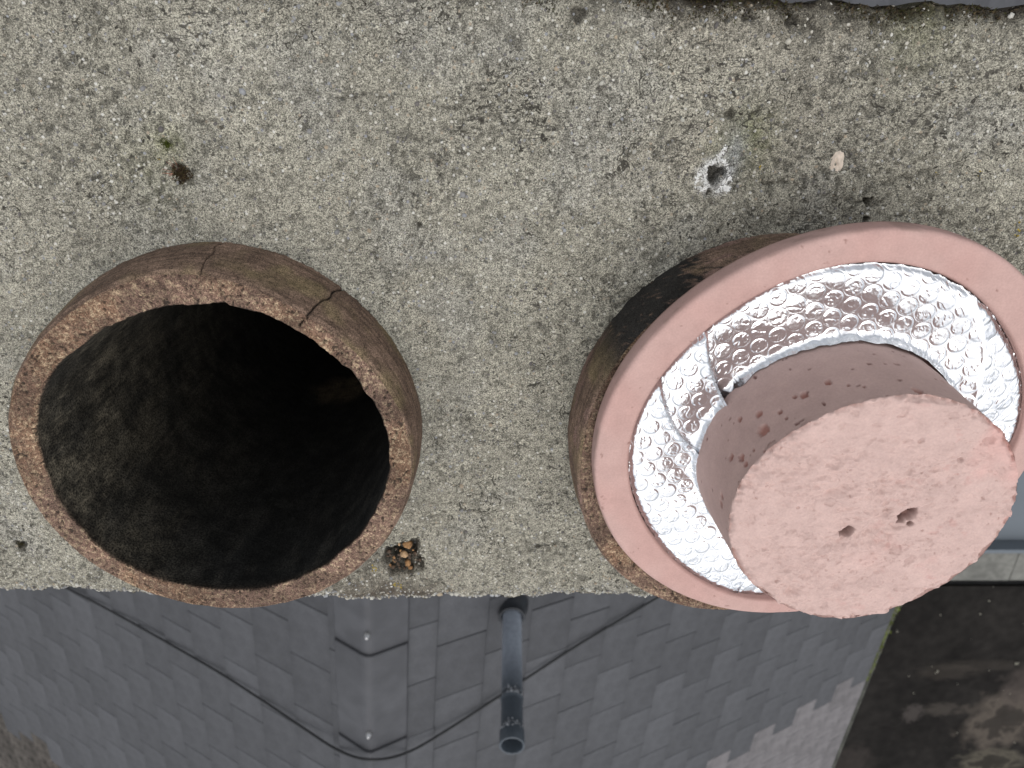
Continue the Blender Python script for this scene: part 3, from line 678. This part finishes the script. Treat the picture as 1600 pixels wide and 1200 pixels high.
    sub('outer_wall', 0, no+1, m_clay); sub('rim', no+1, nr-1, m_clay); sub('sooty_bore', nr-1, ncol-1, m_soot)
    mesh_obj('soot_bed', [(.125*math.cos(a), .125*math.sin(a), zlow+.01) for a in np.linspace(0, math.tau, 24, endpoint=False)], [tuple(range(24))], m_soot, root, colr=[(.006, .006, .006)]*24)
    return root
def ang(u, v, z, c): q = P(u, v, z)[:2]-c; return math.atan2(q[1], q[0])
a0 = ang(538, 450, 0, cL); a1 = ang(484, 486, ZR, cL); a2 = ang(462, 512, ZR, cL)
b0_ = ang(352, 376, 0, cL); b1_ = ang(312, 432, ZR, cL)
d_ = ray(533, 592); o_ = CAMP-np.array([cL[0], cL[1], 0]); a_ = d_[0]**2+d_[1]**2; b_ = 2*(o_[0]*d_[0]+o_[1]*d_[1]); c_ = o_[0]**2+o_[1]**2-.128**2
h_ = o_+d_*((-b_+math.sqrt(b_*b_-4*a_*c_))/2/a_); spotL = (math.atan2(h_[1], h_[0]), h_[2]); print('spot', spotL)
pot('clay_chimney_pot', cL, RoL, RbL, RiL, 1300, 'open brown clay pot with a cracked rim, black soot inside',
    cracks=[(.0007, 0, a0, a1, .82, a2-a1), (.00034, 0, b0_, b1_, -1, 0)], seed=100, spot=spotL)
pot('clay_chimney_pot', cR, RoR, RbR, lambda t: RoR(t)-.022, 1000, 'brown clay pot with black soot smears, mostly hidden under the pink plug', seed=300, sooty=True)

# ------------------------------------------------------------------ plug
PC = np.array([.2305, -.266, .085]); nrmv = Vector((.025, -.07, 1)).normalized()
RF, RI, RC, RD_, HC, FT = .168, .1447, .0929, .0911, .0715, .019
plug = empty('chimney_plug', tuple(PC)); plug.rotation_mode = 'QUATERNION'; plug.rotation_quaternion = Vector((0, 0, 1)).rotation_difference(nrmv)
tag(plug, 'pink cast chimney plug with silver bubble foil collar resting on the right clay pot', 'chimney plug')
Mp = (Matrix.Translation(Vector(PC)) @ plug.rotation_quaternion.to_matrix().to_4x4()).inverted()
Minv = np.array(Mp)
def PL(u, v, z=0.):
    """photo place -> plug's own coordinates on its plane z"""
    o = Minv[:3, :3]@CAMP+Minv[:3, 3]; d = Minv[:3, :3]@ray(u, v); t = (z-o[2])/d[2]; return o+d*t
def fitr(pts, z, rad, order=4):
    q = np.array([PL(u, v, z)[:2] for u, v in pts]); th = np.arctan2(q[:, 1], q[:, 0]); r = np.hypot(q[:, 0], q[:, 1])
    A = np.stack([np.ones_like(th)]+[f_(k*th) for k in range(1, order+1) for f_ in (np.cos, np.sin)], 1)
    cf = np.linalg.solve(A.T@A+np.diag([.0]+[.004*k**3 for k in range(1, order+1) for _ in (0, 1)]), A.T@(r-rad))
    return lambda t: rad+np.stack([np.ones_like(t)]+[f_(k*t) for k in range(1, order+1) for f_ in (np.cos, np.sin)], -1)@cf
Fo = [(935,740),(940,670),(977,569),(1044,502),(1079,472),(1131,441),(1197,408),(1300,366),(1400,358),(1480,364),(1540,386),(1600,432),(945,820),(977,873),(1047,921),(1127,950),(1206,961)]
Fi = [(981,735),(985,690),(1020,610),(1080,545),(1150,480),(1250,430),(1340,415),(1430,420),(1500,440),(1560,500),(1590,550),(1000,800),(1030,850),(1080,900),(1130,925),(1190,937)]
Cb = [(1097,720),(1106,660),(1150,605),(1200,577),(1260,552),(1320,538),(1390,540),(1440,560)]
Dk = [(1141,803),(1141,837),(1154,885),(1227,948),(1303,967),(1337,969),(1385,955),(1448,929),(1499,904),(1527,875),(1572,822),(1591,777),(1591,739),(1575,689),(1537,647),(1480,625),(1417,619),(1369,625),(1306,644),(1252,671),(1195,711),(1163,749),(1147,780)]
fo, fi, fd = fitr(Fo, 0, RF, 3), fitr(Fi, 0, RI, 4), fitr(Dk, HC, RD_, 6)
pinkA = np.array([.485, .312, .280]); pinkB = np.array([.515, .372, .338]); red = np.array([.36, .155, .12])
# flange ring
NT = 1000; th = np.linspace(-math.pi, math.pi, NT, endpoint=False)
prof = [('b', 0), ('b', 1)]
ro, ri = fo(th), fi(th); rows = []; zz = []
rows += [ri+.002, ro-.010, ro-.0022, ro-.0002]; zz += [-FT, -FT, -FT+.0006, -FT+.003]
for t in np.linspace(0, 1, 8): rows.append(ro+.0004*math.sin(t*3)); zz.append(-FT+.003+(FT-.006)*t)
rows += [ro-.0006, ro-.0018, ro-.0035]; zz += [-.0014, -.0005, 0]
for t in np.linspace(0, 1, 22)[1:]: rows.append((ro-.0035)*(1-t)+(ri+.002)*t); zz.append(0)
rows += [ri+.0008, ri, ri, ri+.001]; zz += [-.0005, -.0015, -.007, -FT+.001]
R_ = np.array(rows).T; Z_ = np.broadcast_to(np.array(zz)[None], R_.shape).copy(); T_ = np.broadcast_to(th[:, None], R_.shape)
x, y = R_*np.cos(T_), R_*np.sin(T_)
f1 = fbm(x*25, y*25, Z_*25, seed=401, o=3); f2 = fbm(x*200, y*200, Z_*200, seed=402, o=3)
sp_ = sst(.86, .90, fbm(x*260, y*260, Z_*260, seed=404, o=2))
Z2 = Z_+(f1-.5)*.0010+(f2-.5)*.0004-sp_*.0006
Cx = lerp(np.broadcast_to(pinkA, x.shape+(3,)), pinkB*.96, sst(.35, .75, f1)*.4); Cx = Cx*(.95+.1*f2)[..., None]; Cx = lerp(Cx, [.2, .11, .09], sp_*.6)
dirt = sst(.52, .70, fbm(x*60, y*60, Z_*140, seed=409, o=4))*(Z_ < -.001)*(R_ > .155); Cx = lerp(Cx, [.24, .17, .14], dirt*.45)
lipd = np.exp(-((R_-ri[:, None])/.0012)**2); Cx = lerp(Cx, [.30, .17, .15], lipd*.5)
fl = gridfaces(NT, R_.shape[1], wrap=True)[:, ::-1]
mesh_obj('flange_ring', np.stack([x, y, Z2], -1), fl, m_pink, plug, colr=Cx)

# core cylinder: side wall
NS = 90; hz = np.linspace(-.030, HC-.0015, NS)
rc0 = fitr(Cb, 0, RC, 1)
rb_ = np.clip(rc0(th), .090, .0955); rt_ = fd(th)
tt2 = np.clip(hz/HC, 0, 1)
R_ = rb_[:, None]*(1-tt2)+rt_[:, None]*tt2
T_ = np.broadcast_to(th[:, None], R_.shape); Zs = np.broadcast_to(hz[None], R_.shape)
x, y = R_*np.cos(T_), R_*np.sin(T_)
f1 = fbm(x*90, y*90, Zs*90, seed=411, o=4)
small = sst(.79, .84, fbm(x*230, y*230, Zs*230, seed=412, o=2))
dr = (f1-.5)*.0010-small*.0012
Cx = np.broadcast_to(pinkB*.98, x.shape+(3,))*(.93+.12*f1)[..., None]; Cx = lerp(Cx, [.16, .07, .06], small*.8)
pk = [(1157,655,4),(1186,647,5),(1193,673,8),(1145,715,5),(1162,716,5),(1168,726,4),(1196,706,2),(1128,787,5),(1130,775,4),(1293,594,4),(1255,615,5),(1436,607,6),(1475,592,3),(1218,643,3),(1228,653,2),(1180,704,2),(1325,598,2),(1240,618,3),(1122,830,3),(1350,600,2),(1405,590,2),(1210,690,2)]
oL = Minv[:3, :3]@CAMP+Minv[:3, 3]
for u, v, r_ in pk:     # where the line of sight meets the cylinder
    d = Minv[:3, :3]@ray(u, v); a = d[0]**2+d[1]**2; b = 2*(oL[0]*d[0]+oL[1]*d[1]); c_ = oL[0]**2+oL[1]**2-.0922**2
    D_ = b*b-4*a*c_
    if D_ < 0: continue
    t = (-b-math.sqrt(D_))/2/a; q = oL+d*t; ta = math.atan2(q[1], q[0])
    dd = np.hypot((T_-ta)*.092, (Zs-q[2])*(.8))/(r_*.00052*(1+.5*(vn(T_*60, Zs*600, seed=int(u))-.5)))
    k = sst(1.15, .55, dd); dr = dr-k*.0022; Cx = lerp(Cx, red, k*.75)
lip = sst(HC-.006, HC, Zs); jag = fbm(T_*17, Zs*200, seed=421, o=4)-.5
dr = dr+lip*jag*.0026
wall = mesh_obj('core_side', np.stack([(R_+dr)*np.cos(T_), (R_+dr)*np.sin(T_), Zs], -1), gridfaces(NT, NS, wrap=True), m_pink, plug, colr=Cx)
wall.name = 'core_side'
# rough top: polar sheet with trowel texture, a round hole and a chewed hole
NR_ = 210; tr = np.linspace(0, 1, NR_)**.75
edge = (rt_+((fbm(th*17, np.full(NT, (HC-.0015)*200), seed=421, o=4)-.5)*.0026)*sst(HC-.006, HC, np.full(NT, HC-.0015)))
R_ = edge[:, None]*tr[None]; T_ = np.broadcast_to(th[:, None], R_.shape)
x, y = R_*np.cos(T_), R_*np.sin(T_)
wxx = x+.004*(fbm(x*60, y*60, seed=430, o=2)-.5); wyy = y+.004*(fbm(x*60+9, y*60, seed=431, o=2)-.5)
a = fbm(wxx*95, wyy*150, seed=432, o=5, g=.55); rid = 1-np.abs(fbm(wxx*120, wyy*190, seed=433, o=3)-.5)*2
b = fbm(x*30, y*30, seed=434, o=3); dip = sst(.60, .72, fbm(wxx*140, wyy*170, seed=435, o=3))
rough_m = .75+.9*sst(.35, .65, fbm(x*24+4, y*24, seed=436, o=2))
Zt = HC+(a-.5)*.0046*rough_m+(rid-.8)*.0012*rough_m+(b-.5)*.0036-dip*.0008
rn = R_/edge[:, None]
Zt = np.where(rn > .95, Zt-((rn-.95)/.05)**1.5*.0024*(.2+1.8*sst(.35, .7, fbm(x*160, y*160, seed=437, o=3))), Zt)
Zt[:, -1] = HC-.0016
Cx = lerp(np.broadcast_to(pinkB*1.02, x.shape+(3,)), [.62, .345, .31], sst(.52, .80, fbm(x*28+2, y*28, seed=438, o=4))*.5*sst(-.02, .05, x)); Cx = lerp(Cx, pinkB*.80, sst(.55, .75, dip)*.3)
spk = sst(.79, .84, fbm(x*420, y*420, seed=441, o=3))*sst(.4, .6, fbm(x*40, y*40, seed=442, o=2)); Zt = Zt-spk*.0007; Cx = lerp(Cx, [.30, .19, .165], spk*.5); Cx = Cx*(.94+.12*fbm(x*200, y*200, seed=443, o=3))[..., None]
Cx = lerp(Cx, [.48, .27, .24], sst(.70, .85, fbm(wxx*110, wyy*150, seed=439, o=3))*.35*sst(-.05, .04, x))
for u, v, r_, dp, ir in ((1324, 832, .0054, .012, .0), (1417, 806, .0054, .006, .45), (1408, 815, .003, .007, .4), (1427, 800, .003, .005, .4), (1422, 818, .0025, .006, .4), (1247, 794, .0014, .0012, .1), (1213, 908, .0013, .0016, .6), (1402, 862, .006, .0013, .9), (1420, 875, .004, .001, .9), (1500, 720, .003, .0012, .8), (1545, 690, .004, .0015, .8), (1440, 690, .002, .0012, .8)):
    q = PL(u, v, HC)[:2]; an_ = np.arctan2(y-q[1], x-q[0]); rr_ = np.hypot(x-q[0], y-q[1])/(r_*(1+ir*(fbm(x*260, y*260, seed=int(u), o=2)-.5)*2))
    k = sst(1.12, .55, rr_); Zt = Zt-k*dp; Cx = lerp(Cx, [.13, .06, .05], k*(.85 if dp > .004 else .22))
mesh_obj('core_top', np.stack([x, y, Zt], -1), gridfaces(NT, NR_, wrap=True)[:, ::-1], m_pink, plug, colr=Cx)
# backing under foil
b_ = [((r_)*math.cos(a_), (r_)*math.sin(a_), -.0165) for r_ in (.088, .15) for a_ in np.linspace(0, math.tau, 96, endpoint=False)]
mesh_obj('backing_plate', b_, np.array([(i, 96+i, 96+(i+1) % 96, (i+1) % 96) for i in range(96)]), m_pink, plug, colr=[(.3, .17, .15)]*192)

# bubble foil: four lapped pieces between crease lines
def cr_(u0, v0, u1, v1):     # crease line -> (theta outer, theta inner)
    a_ = PL(u0, v0, -.003); b_ = PL(u1, v1, -.006); return math.atan2(a_[1], a_[0]), math.atan2(b_[1], b_[0])
cE = cr_(1150, 930, 1160, 905); cBr = cr_(1032, 600, 1094, 712); cA = cr_(1102, 528, 1137, 632); cC = cr_(1508, 448, 1543, 645); cD = cr_(1590, 560, 1600, 640)
def up_(a_, ref):
    a_ = [*a_]
    return a_
print('creases', np.degrees([cE, cBr, cA, cC, cD]).round(0).tolist())
def unwrap_to(a_, lo):
    a_ = list(a_)
    while a_[0] < lo: a_[0] += math.tau
    while a_[0] >= lo+math.tau: a_[0] -= math.tau
    while a_[1]-a_[0] > math.pi: a_[1] -= math.tau
    while a_[1]-a_[0] < -math.pi: a_[1] += math.tau
    return tuple(a_)
# angles run counter-clockwise: C (upper right) -> A -> B -> E (lower left) -> hidden -> C
A0 = unwrap_to(cC, 0); A1 = unwrap_to(cA, A0[0]); A2 = unwrap_to(cBr, A1[0]); A3 = unwrap_to(cE, A2[0]); A4 = (A0[0]+math.tau, A0[1]+math.tau)
A3b = (A3[0]+1.3, A3[1]+1.3)
print('sheets', np.degrees([A0, A1, A2, A3, A3b, A4]).round(0).tolist())
def foil(a_lo, a_hi, lvl, tilt, hexrot, seed, lap=.0, amp=1.):
    span = max(a_hi[0]-a_lo[0], a_hi[1]-a_lo[1])
    nu = max(30, int(span*.12/.00065)); nv = 92
    U, Vv = np.meshgrid(np.linspace(0, 1, nu), np.linspace(0, 1, nv), indexing='ij')
    # start a little before the crease for the lap
    lo = a_lo[0]*Vv+a_lo[1]*(1-Vv); hi = a_hi[0]*Vv+a_hi[1]*(1-Vv)
    T_ = lo+(hi-lo)*U+lap*(1-U)*-1
    e_in = .0925+.0012*(fbm(T_*12, T_*0, seed=seed, o=3)-.5)
    e_out = fi(T_)-.0006+.0018*(fbm(T_*40, T_*0+5, seed=seed+1, o=4)-.5)
    R_ = e_in+(e_out-e_in)*Vv
    x, y = R_*np.cos(T_), R_*np.sin(T_)
    # hexagonal bubbles 12 mm apart
    ch, sh = math.cos(hexrot), math.sin(hexrot); hx = x*ch-y*sh; hy = x*sh+y*ch; pch = .0137
    best = np.full(x.shape, 1e9); bid = np.zeros(x.shape); bx_ = np.zeros(x.shape); by_ = np.zeros(x.shape)
    ry = pch*math.sqrt(3)/2
    j0 = np.round(hy/ry)
    for dj in (-1, 0, 1):
        jj = j0+dj; sh_ = (np.mod(jj, 2))*.5*pch; i_ = np.round((hx-sh_)/pch)
        cx_, cy_ = i_*pch+sh_, jj*ry; d = np.hypot(hx-cx_, hy-cy_); m_ = d < best
        best = np.where(m_, d, best); bid = np.where(m_, hsh(i_.astype(np.int64), jj.astype(np.int64), 0, seed), bid); bx_ = np.where(m_, hx-cx_, bx_); by_ = np.where(m_, hy-cy_, by_)
    rb = .0059
    bub = sst(rb+.0002, rb-.0008, best); bub = bub*(.90+.10*np.clip(1-(best/rb)**2, 0, 1))
    groove = np.exp(-((best-rb-.0002)/.00035)**2)
    crum = fbm(x*330+bid*50, y*330, seed=seed+5, o=3)-.5
    tx = (bid-.5)*.08; ty = (np.mod(bid*7.3, 1)-.5)*.08
    fold = np.abs(fbm(x*190+bid*70, y*190+bid*31, seed=seed+6, o=2)-.5)
    z = bub*(.00042+.00016*bid)-bub*np.exp(-(fold/.03)**2)*.00045+bub*(crum*.0004+bx_*tx*.7+by_*ty*.7)-groove*.0002
    wav = fbm(x*22, y*22, seed=seed+7, o=3)-.5
    z = z+(1-bub)*(fbm(x*150, y*150, seed=seed+9, o=3)-.5)*.00025+wav*.0045*amp+.0015*np.abs(np.mod((x*math.cos(seed*1.3)+y*math.sin(seed*1.3))/.046+.2*seed, 1)*2-1)
    z = z+lvl+tilt*(U-.5)*span*.12
    z = z-.0034*(1-Vv)**1.6+.008*np.exp(-(Vv/.045)**1.2)*(.3+.9*fbm(T_*9, T_*0, seed=seed+12, o=3))-.0026-.003*np.exp(-((1-Vv)/.05)**2)
    ed = np.exp(-(U*span*.12/.0012)**2)+np.exp(-((1-U)*span*.12/.0010)**2); z = z+ed*.0012+.0030*np.exp(-U*span*.12/.007)-.0016*np.exp(-(1-U)*span*.12/.010)
    z = np.minimum(z, .004)
    o = mesh_obj('foil_sheet', np.stack([x, y, z], -1), gridfaces(nu, nv), m_foil, plug)
    # crimped edge where one sheet laps the other
    return o
foil(A0, A1, .0016, -.03, .35, 1, lap=.03)
foil(A1, A2, .0002, -.05, .10, 2, lap=.03)
foil(A2, A3, -.0006, .03, -.2, 3, lap=.035)
foil(A3, A3b, .0009, .04, .6, 4, lap=.02, amp=.6)
foil(A3b, A4, -.0012, .05, .9, 5, lap=.02, amp=1.3)

# ------------------------------------------------------------------ small things on the cap
def zat(x, y):
    i = int(np.clip(round((x-XL)/(XR-XL)*(NX-1)), 0, NX-1)); j = int(np.clip(round((y-yf[i, 0])/(ybk[i, 0]-yf[i, 0])*(NY-1)), 0, NY-1)); return float(Z[i, j])
def at(u, v): q = P(u, v); q[2] = zat(q[0], q[1]); return q
def rock(rad, seed, flat_=.6, n=2):
    import bmesh
    bm = bmesh.new(); bmesh.ops.create_icosphere(bm, subdivisions=n, radius=1)
    V = np.array([v.co[:] for v in bm.verts]); Fc = np.array([[v.index for v in f_.verts] for f_ in bm.faces]); bm.free()
    k = .65+.7*fbm(V[:, 0]*1.6+seed*3.1+9, V[:, 1]*1.6+9, V[:, 2]*1.6+9, seed=seed, o=3)
    V = V*k[:, None]*rad; V[:, 2] *= flat_; return V, Fc
# moss tufts
def tuft(u, v, rad, cols, n, label, seed, red_=False):
    rng = np.random.default_rng(seed); q = at(u, v); root = empty('moss_tuft', tuple(q)); tag(root, label, 'moss')
    V, Fc = rock(rad*.62, seed, .3, 3); mesh_obj('cushion', V-np.array([0, 0, rad*.08]), Fc, m_moss, root, colr=[np.array(cols[0])*.6]*len(V))
    V = []; Fc = []; C_ = []
    for i in range(n):
        a = rng.uniform(0, math.tau); r_ = rad*math.sqrt(rng.random())*(1+.45*math.sin(3*a+seed)*.5+.3*rng.random()); b = np.array([r_*math.cos(a), r_*math.sin(a), rad*.18*(1-(r_/rad/1.3)**2)])
        l_ = rad*rng.uniform(.15, .38); d = rng.normal(0, 1, 3); d[2] = abs(d[2])+.4; d /= np.linalg.norm(d); s_ = np.cross(d, (0, 0, 1)); s_ /= np.linalg.norm(s_)+1e-6
        w_ = l_*.16; k = len(V); V += [b-s_*w_, b+s_*w_, b+d*l_*.6+s_*w_*.7, b+d*l_, b+d*l_*.6-s_*w_*.7]; Fc.append((k, k+1, k+2, k+3, k+4))
        cc = np.array(cols[rng.integers(len(cols))])*rng.uniform(.6, 1.4); C_ += [cc]*5
    o = mesh_obj('leaflets', V, Fc, m_moss, root, colr=C_, smooth=False); o['kind'] = 'stuff'
    if red_:
        V = []; Fc = []
        for i in range(9):
            a = math.radians(170)+rng.normal(0, .6); l_ = rad*rng.uniform(1.3, 2.2); k = len(V)
            p0 = np.array([math.cos(a), math.sin(a), .1])*rad*.6; p1 = np.array([math.cos(a), math.sin(a), .12])*l_; s_ = np.array([-math.sin(a), math.cos(a), 0])*.00016
            V += [p0-s_, p0+s_, p1+s_, p1-s_]; Fc.append((k, k+1, k+2, k+3))
        mesh_obj('stalks', V, Fc, m_moss, root, colr=[(.22, .11, .08)]*len(V), smooth=False)['kind'] = 'stuff'
tuft(261, 225, .0036, [(.045, .055, .012), (.07, .08, .018)], 260, 'tiny dark green moss tuft on the concrete above the open pot', 1)
tuft(285, 271, .0062, [(.040, .026, .016), (.055, .045, .02), (.03, .02, .015)], 520, 'brown dried moss tuft with reddish stalks on the concrete', 2, True)
tuft(30, 852, .0045, [(.05, .045, .025), (.04, .035, .02)], 200, 'flat dark moss spot at the left edge of the photo beside the open pot', 3)
rng = np.random.default_rng(5)
V = []; Fc = []; C_ = []          # moss crust along the back edge
for i in range(5200):
    x = rng.uniform(.0, XR) if rng.random() < .8 else rng.uniform(-.2, .12); y = float(yback(np.array([x]))[0])-abs(rng.normal(0, .0055))
    if vn(np.array([x*70]), np.array([y*70]), seed=9)[0] < .42 or x > .412: continue
    b = np.array([x, y, zat(x, y)]); l_ = rng.uniform(.001, .0032); d = rng.normal(0, 1, 3); d[2] = abs(d[2])+.3; d /= np.linalg.norm(d); s_ = np.cross(d, (0, 0, 1)); s_ /= np.linalg.norm(s_)+1e-6; w_ = l_*.2
    k = len(V); V += [b-s_*w_, b+s_*w_, b+d*l_]; Fc.append((k, k+1, k+2)); C_ += [np.array([(.035, .03, .018), (.05, .05, .02), (.08, .06, .035), (.025, .02, .015)][rng.integers(4)])]*3
tag(mesh_obj('moss_crust', V, Fc, m_moss, None, colr=C_, smooth=False), 'dark moss and grime crust along the back edge of the concrete cap', 'moss', kind='stuff')
# lichen
m_lich, _, _ = material('lichen', attr=True, rough=1, speck=[(900, .7, 1.3)], bump=[(900, .0004)])
V = []; Fc = []; C_ = []
for u, v, r_ in [(1535, 278, 6), (1531, 268, 3), (1590, 355, 6), (1588, 368, 4), (1187, 262, 4), (585, 888, 6), (618, 914, 6), (626, 919, 4), (250, 248, 2), (1465, 270, 3)]:
    for j in range(7):
        q = at(u+rng.normal(0, r_*.45), v+rng.normal(0, r_*.45)); a_, f_ = rock(r_*.00016, int(u)+j, .35, 1); b = len(V)
        V += list(a_+q); Fc += [[b+k for k in g_] for g_ in f_]; C_ += [np.array((.36, .27, .045))*rng.uniform(.7, 1.1)]*len(a_)
tag(mesh_obj('lichen', V, Fc, m_lich, None, colr=C_), 'small yellow lichen spots scattered on the concrete cap', 'lichen', kind='stuff')
# crusty white sealant round the small hexagonal hole
q0 = at(1119, 272); q0[2] = 0.0
V = []; Fc = []
m_seal, _, _ = material('white_sealant', base=(.78, .78, .76), rough=.6, speck=[(300, .75, 1.15)], bump=[(500, .0006)])
seal = empty('sealant_crust', tuple(q0)); tag(seal, 'crusty white sealant around a small dark hole in the concrete', 'sealant')
path = [(1134,228),(1130,238),(1122,246),(1110,256),(1098,268),(1088,278),(1088,290),(1100,297),(1106,290),(1100,280),(1104,268),(1112,256),(1122,250),(1132,252),(1138,262),(1140,280),(1134,282),(1128,292),(1136,298),(1140,290),(1118,299)]
for i in range(700):
    k = rng.integers(len(path)-1); t = rng.random(); u = path[k][0]*(1-t)+path[k+1][0]*t+rng.normal(0, 1.7); v = path[k][1]*(1-t)+path[k+1][1]*t+rng.normal(0, 1.7)
    if math.hypot(u-1119, v-272) < 11: continue
    if vn(np.array([u*.35]), np.array([v*.35]), seed=5)[0] < .25: continue
    q = at(u, v)-q0; a_, f_ = rock(rng.uniform(.0003, .0008), i, .5, 1); b = len(V); V += list(a_+q+np.array([0, 0, .0002])); Fc += [[b+k_ for k_ in g_] for g_ in f_]
mesh_obj('crust', V, Fc, m_seal, seal)['kind'] = 'stuff'
m_wash, _, _ = material('sealant_smear', base=(.33, .345, .35), rough=.8, speck=[(200, .7, 1.2)])
# mortar blob
m_mort, _, _ = material('beige_mortar', base=(.62, .53, .44), rough=.9, speck=[(400, .85, 1.1)], bump=[(500, .0006)])
q = at(1309, 253); mr = empty('mortar_blob', tuple(q)); tag(mr, 'small pale beige mortar blob stuck on the concrete above the pink plug', 'mortar blob')
V, Fc = rock(.0066, 77, .28, 4); V[:, 0] *= .72; V[:, 1] *= 1.15
th_ = fbm(V[:, 0]*700+5, V[:, 1]*700+5, V[:, 2]*700+5, seed=3, o=3); V[:, 2] += (th_-.5)*.0012
for hx, hy, hr in ((-.0012, .0012, .0008), (-.0008, -.0018, .0011)):
    V[:, 2] -= .0022*np.exp(-((V[:, 0]-hx)**2+(V[:, 1]-hy)**2)/hr**2)
o = mesh_obj('blob', V, Fc, m_mort, mr)
# rubble in the broken front corner beside the open pot
q = at(625, 878); rub = empty('rubble_clump', (q[0], q[1], 0)); tag(rub, 'orange brick crumbs lodged in the broken concrete beside the open pot', 'rubble')
m_brk, _, _ = material('brick_crumb', attr=True, rough=.95, speck=[(400, .7, 1.3)], bump=[(600, .0008)])
rs = np.random.default_rng(21)
stones = [(636,858,6.0,0),(630,873,5.4,1),(636,887,5.6,0),(616,882,3.0,2),(606,868,3.4,2),(648,872,3.0,2),(640,894,2.8,0),(612,893,3.0,2),(655,882,2.6,2),(622,857,2.6,1)]
stones += [(625+rs.normal(0, 15), 877+rs.normal(0, 12), rs.uniform(1.2, 2.4), int(rs.choice([0, 2, 2, 2, 2]))) for _ in range(34)]
pc_ = [(.34, .19, .085), (.42, .28, .16), (.085, .058, .04)]
for i, (u, v, s_, c_) in enumerate(stones):
    p_ = at(u, v); p_[2] = max(p_[2], -.007); V, Fc = rock(s_*.00082, 50+i, .8, 1); V *= (.75+.5*rng.random(V.shape))
    V[:, 0] *= .75+.5*rng.random()
    o = mesh_obj('stone', V, Fc, m_brk, rub, colr=np.array(pc_[c_])[None]*(.7+.6*fbm(V[:, 0]*900+9, V[:, 1]*900+9, V[:, 2]*900+9, seed=i, o=2))[:, None], smooth=False); o.location = (p_[0]-q[0], p_[1]-q[1], p_[2]+.0003)
print('tris', sum(len(o.data.loop_triangles) or len(o.data.polygons)*2 for o in bpy.data.objects if o.type == 'MESH'))
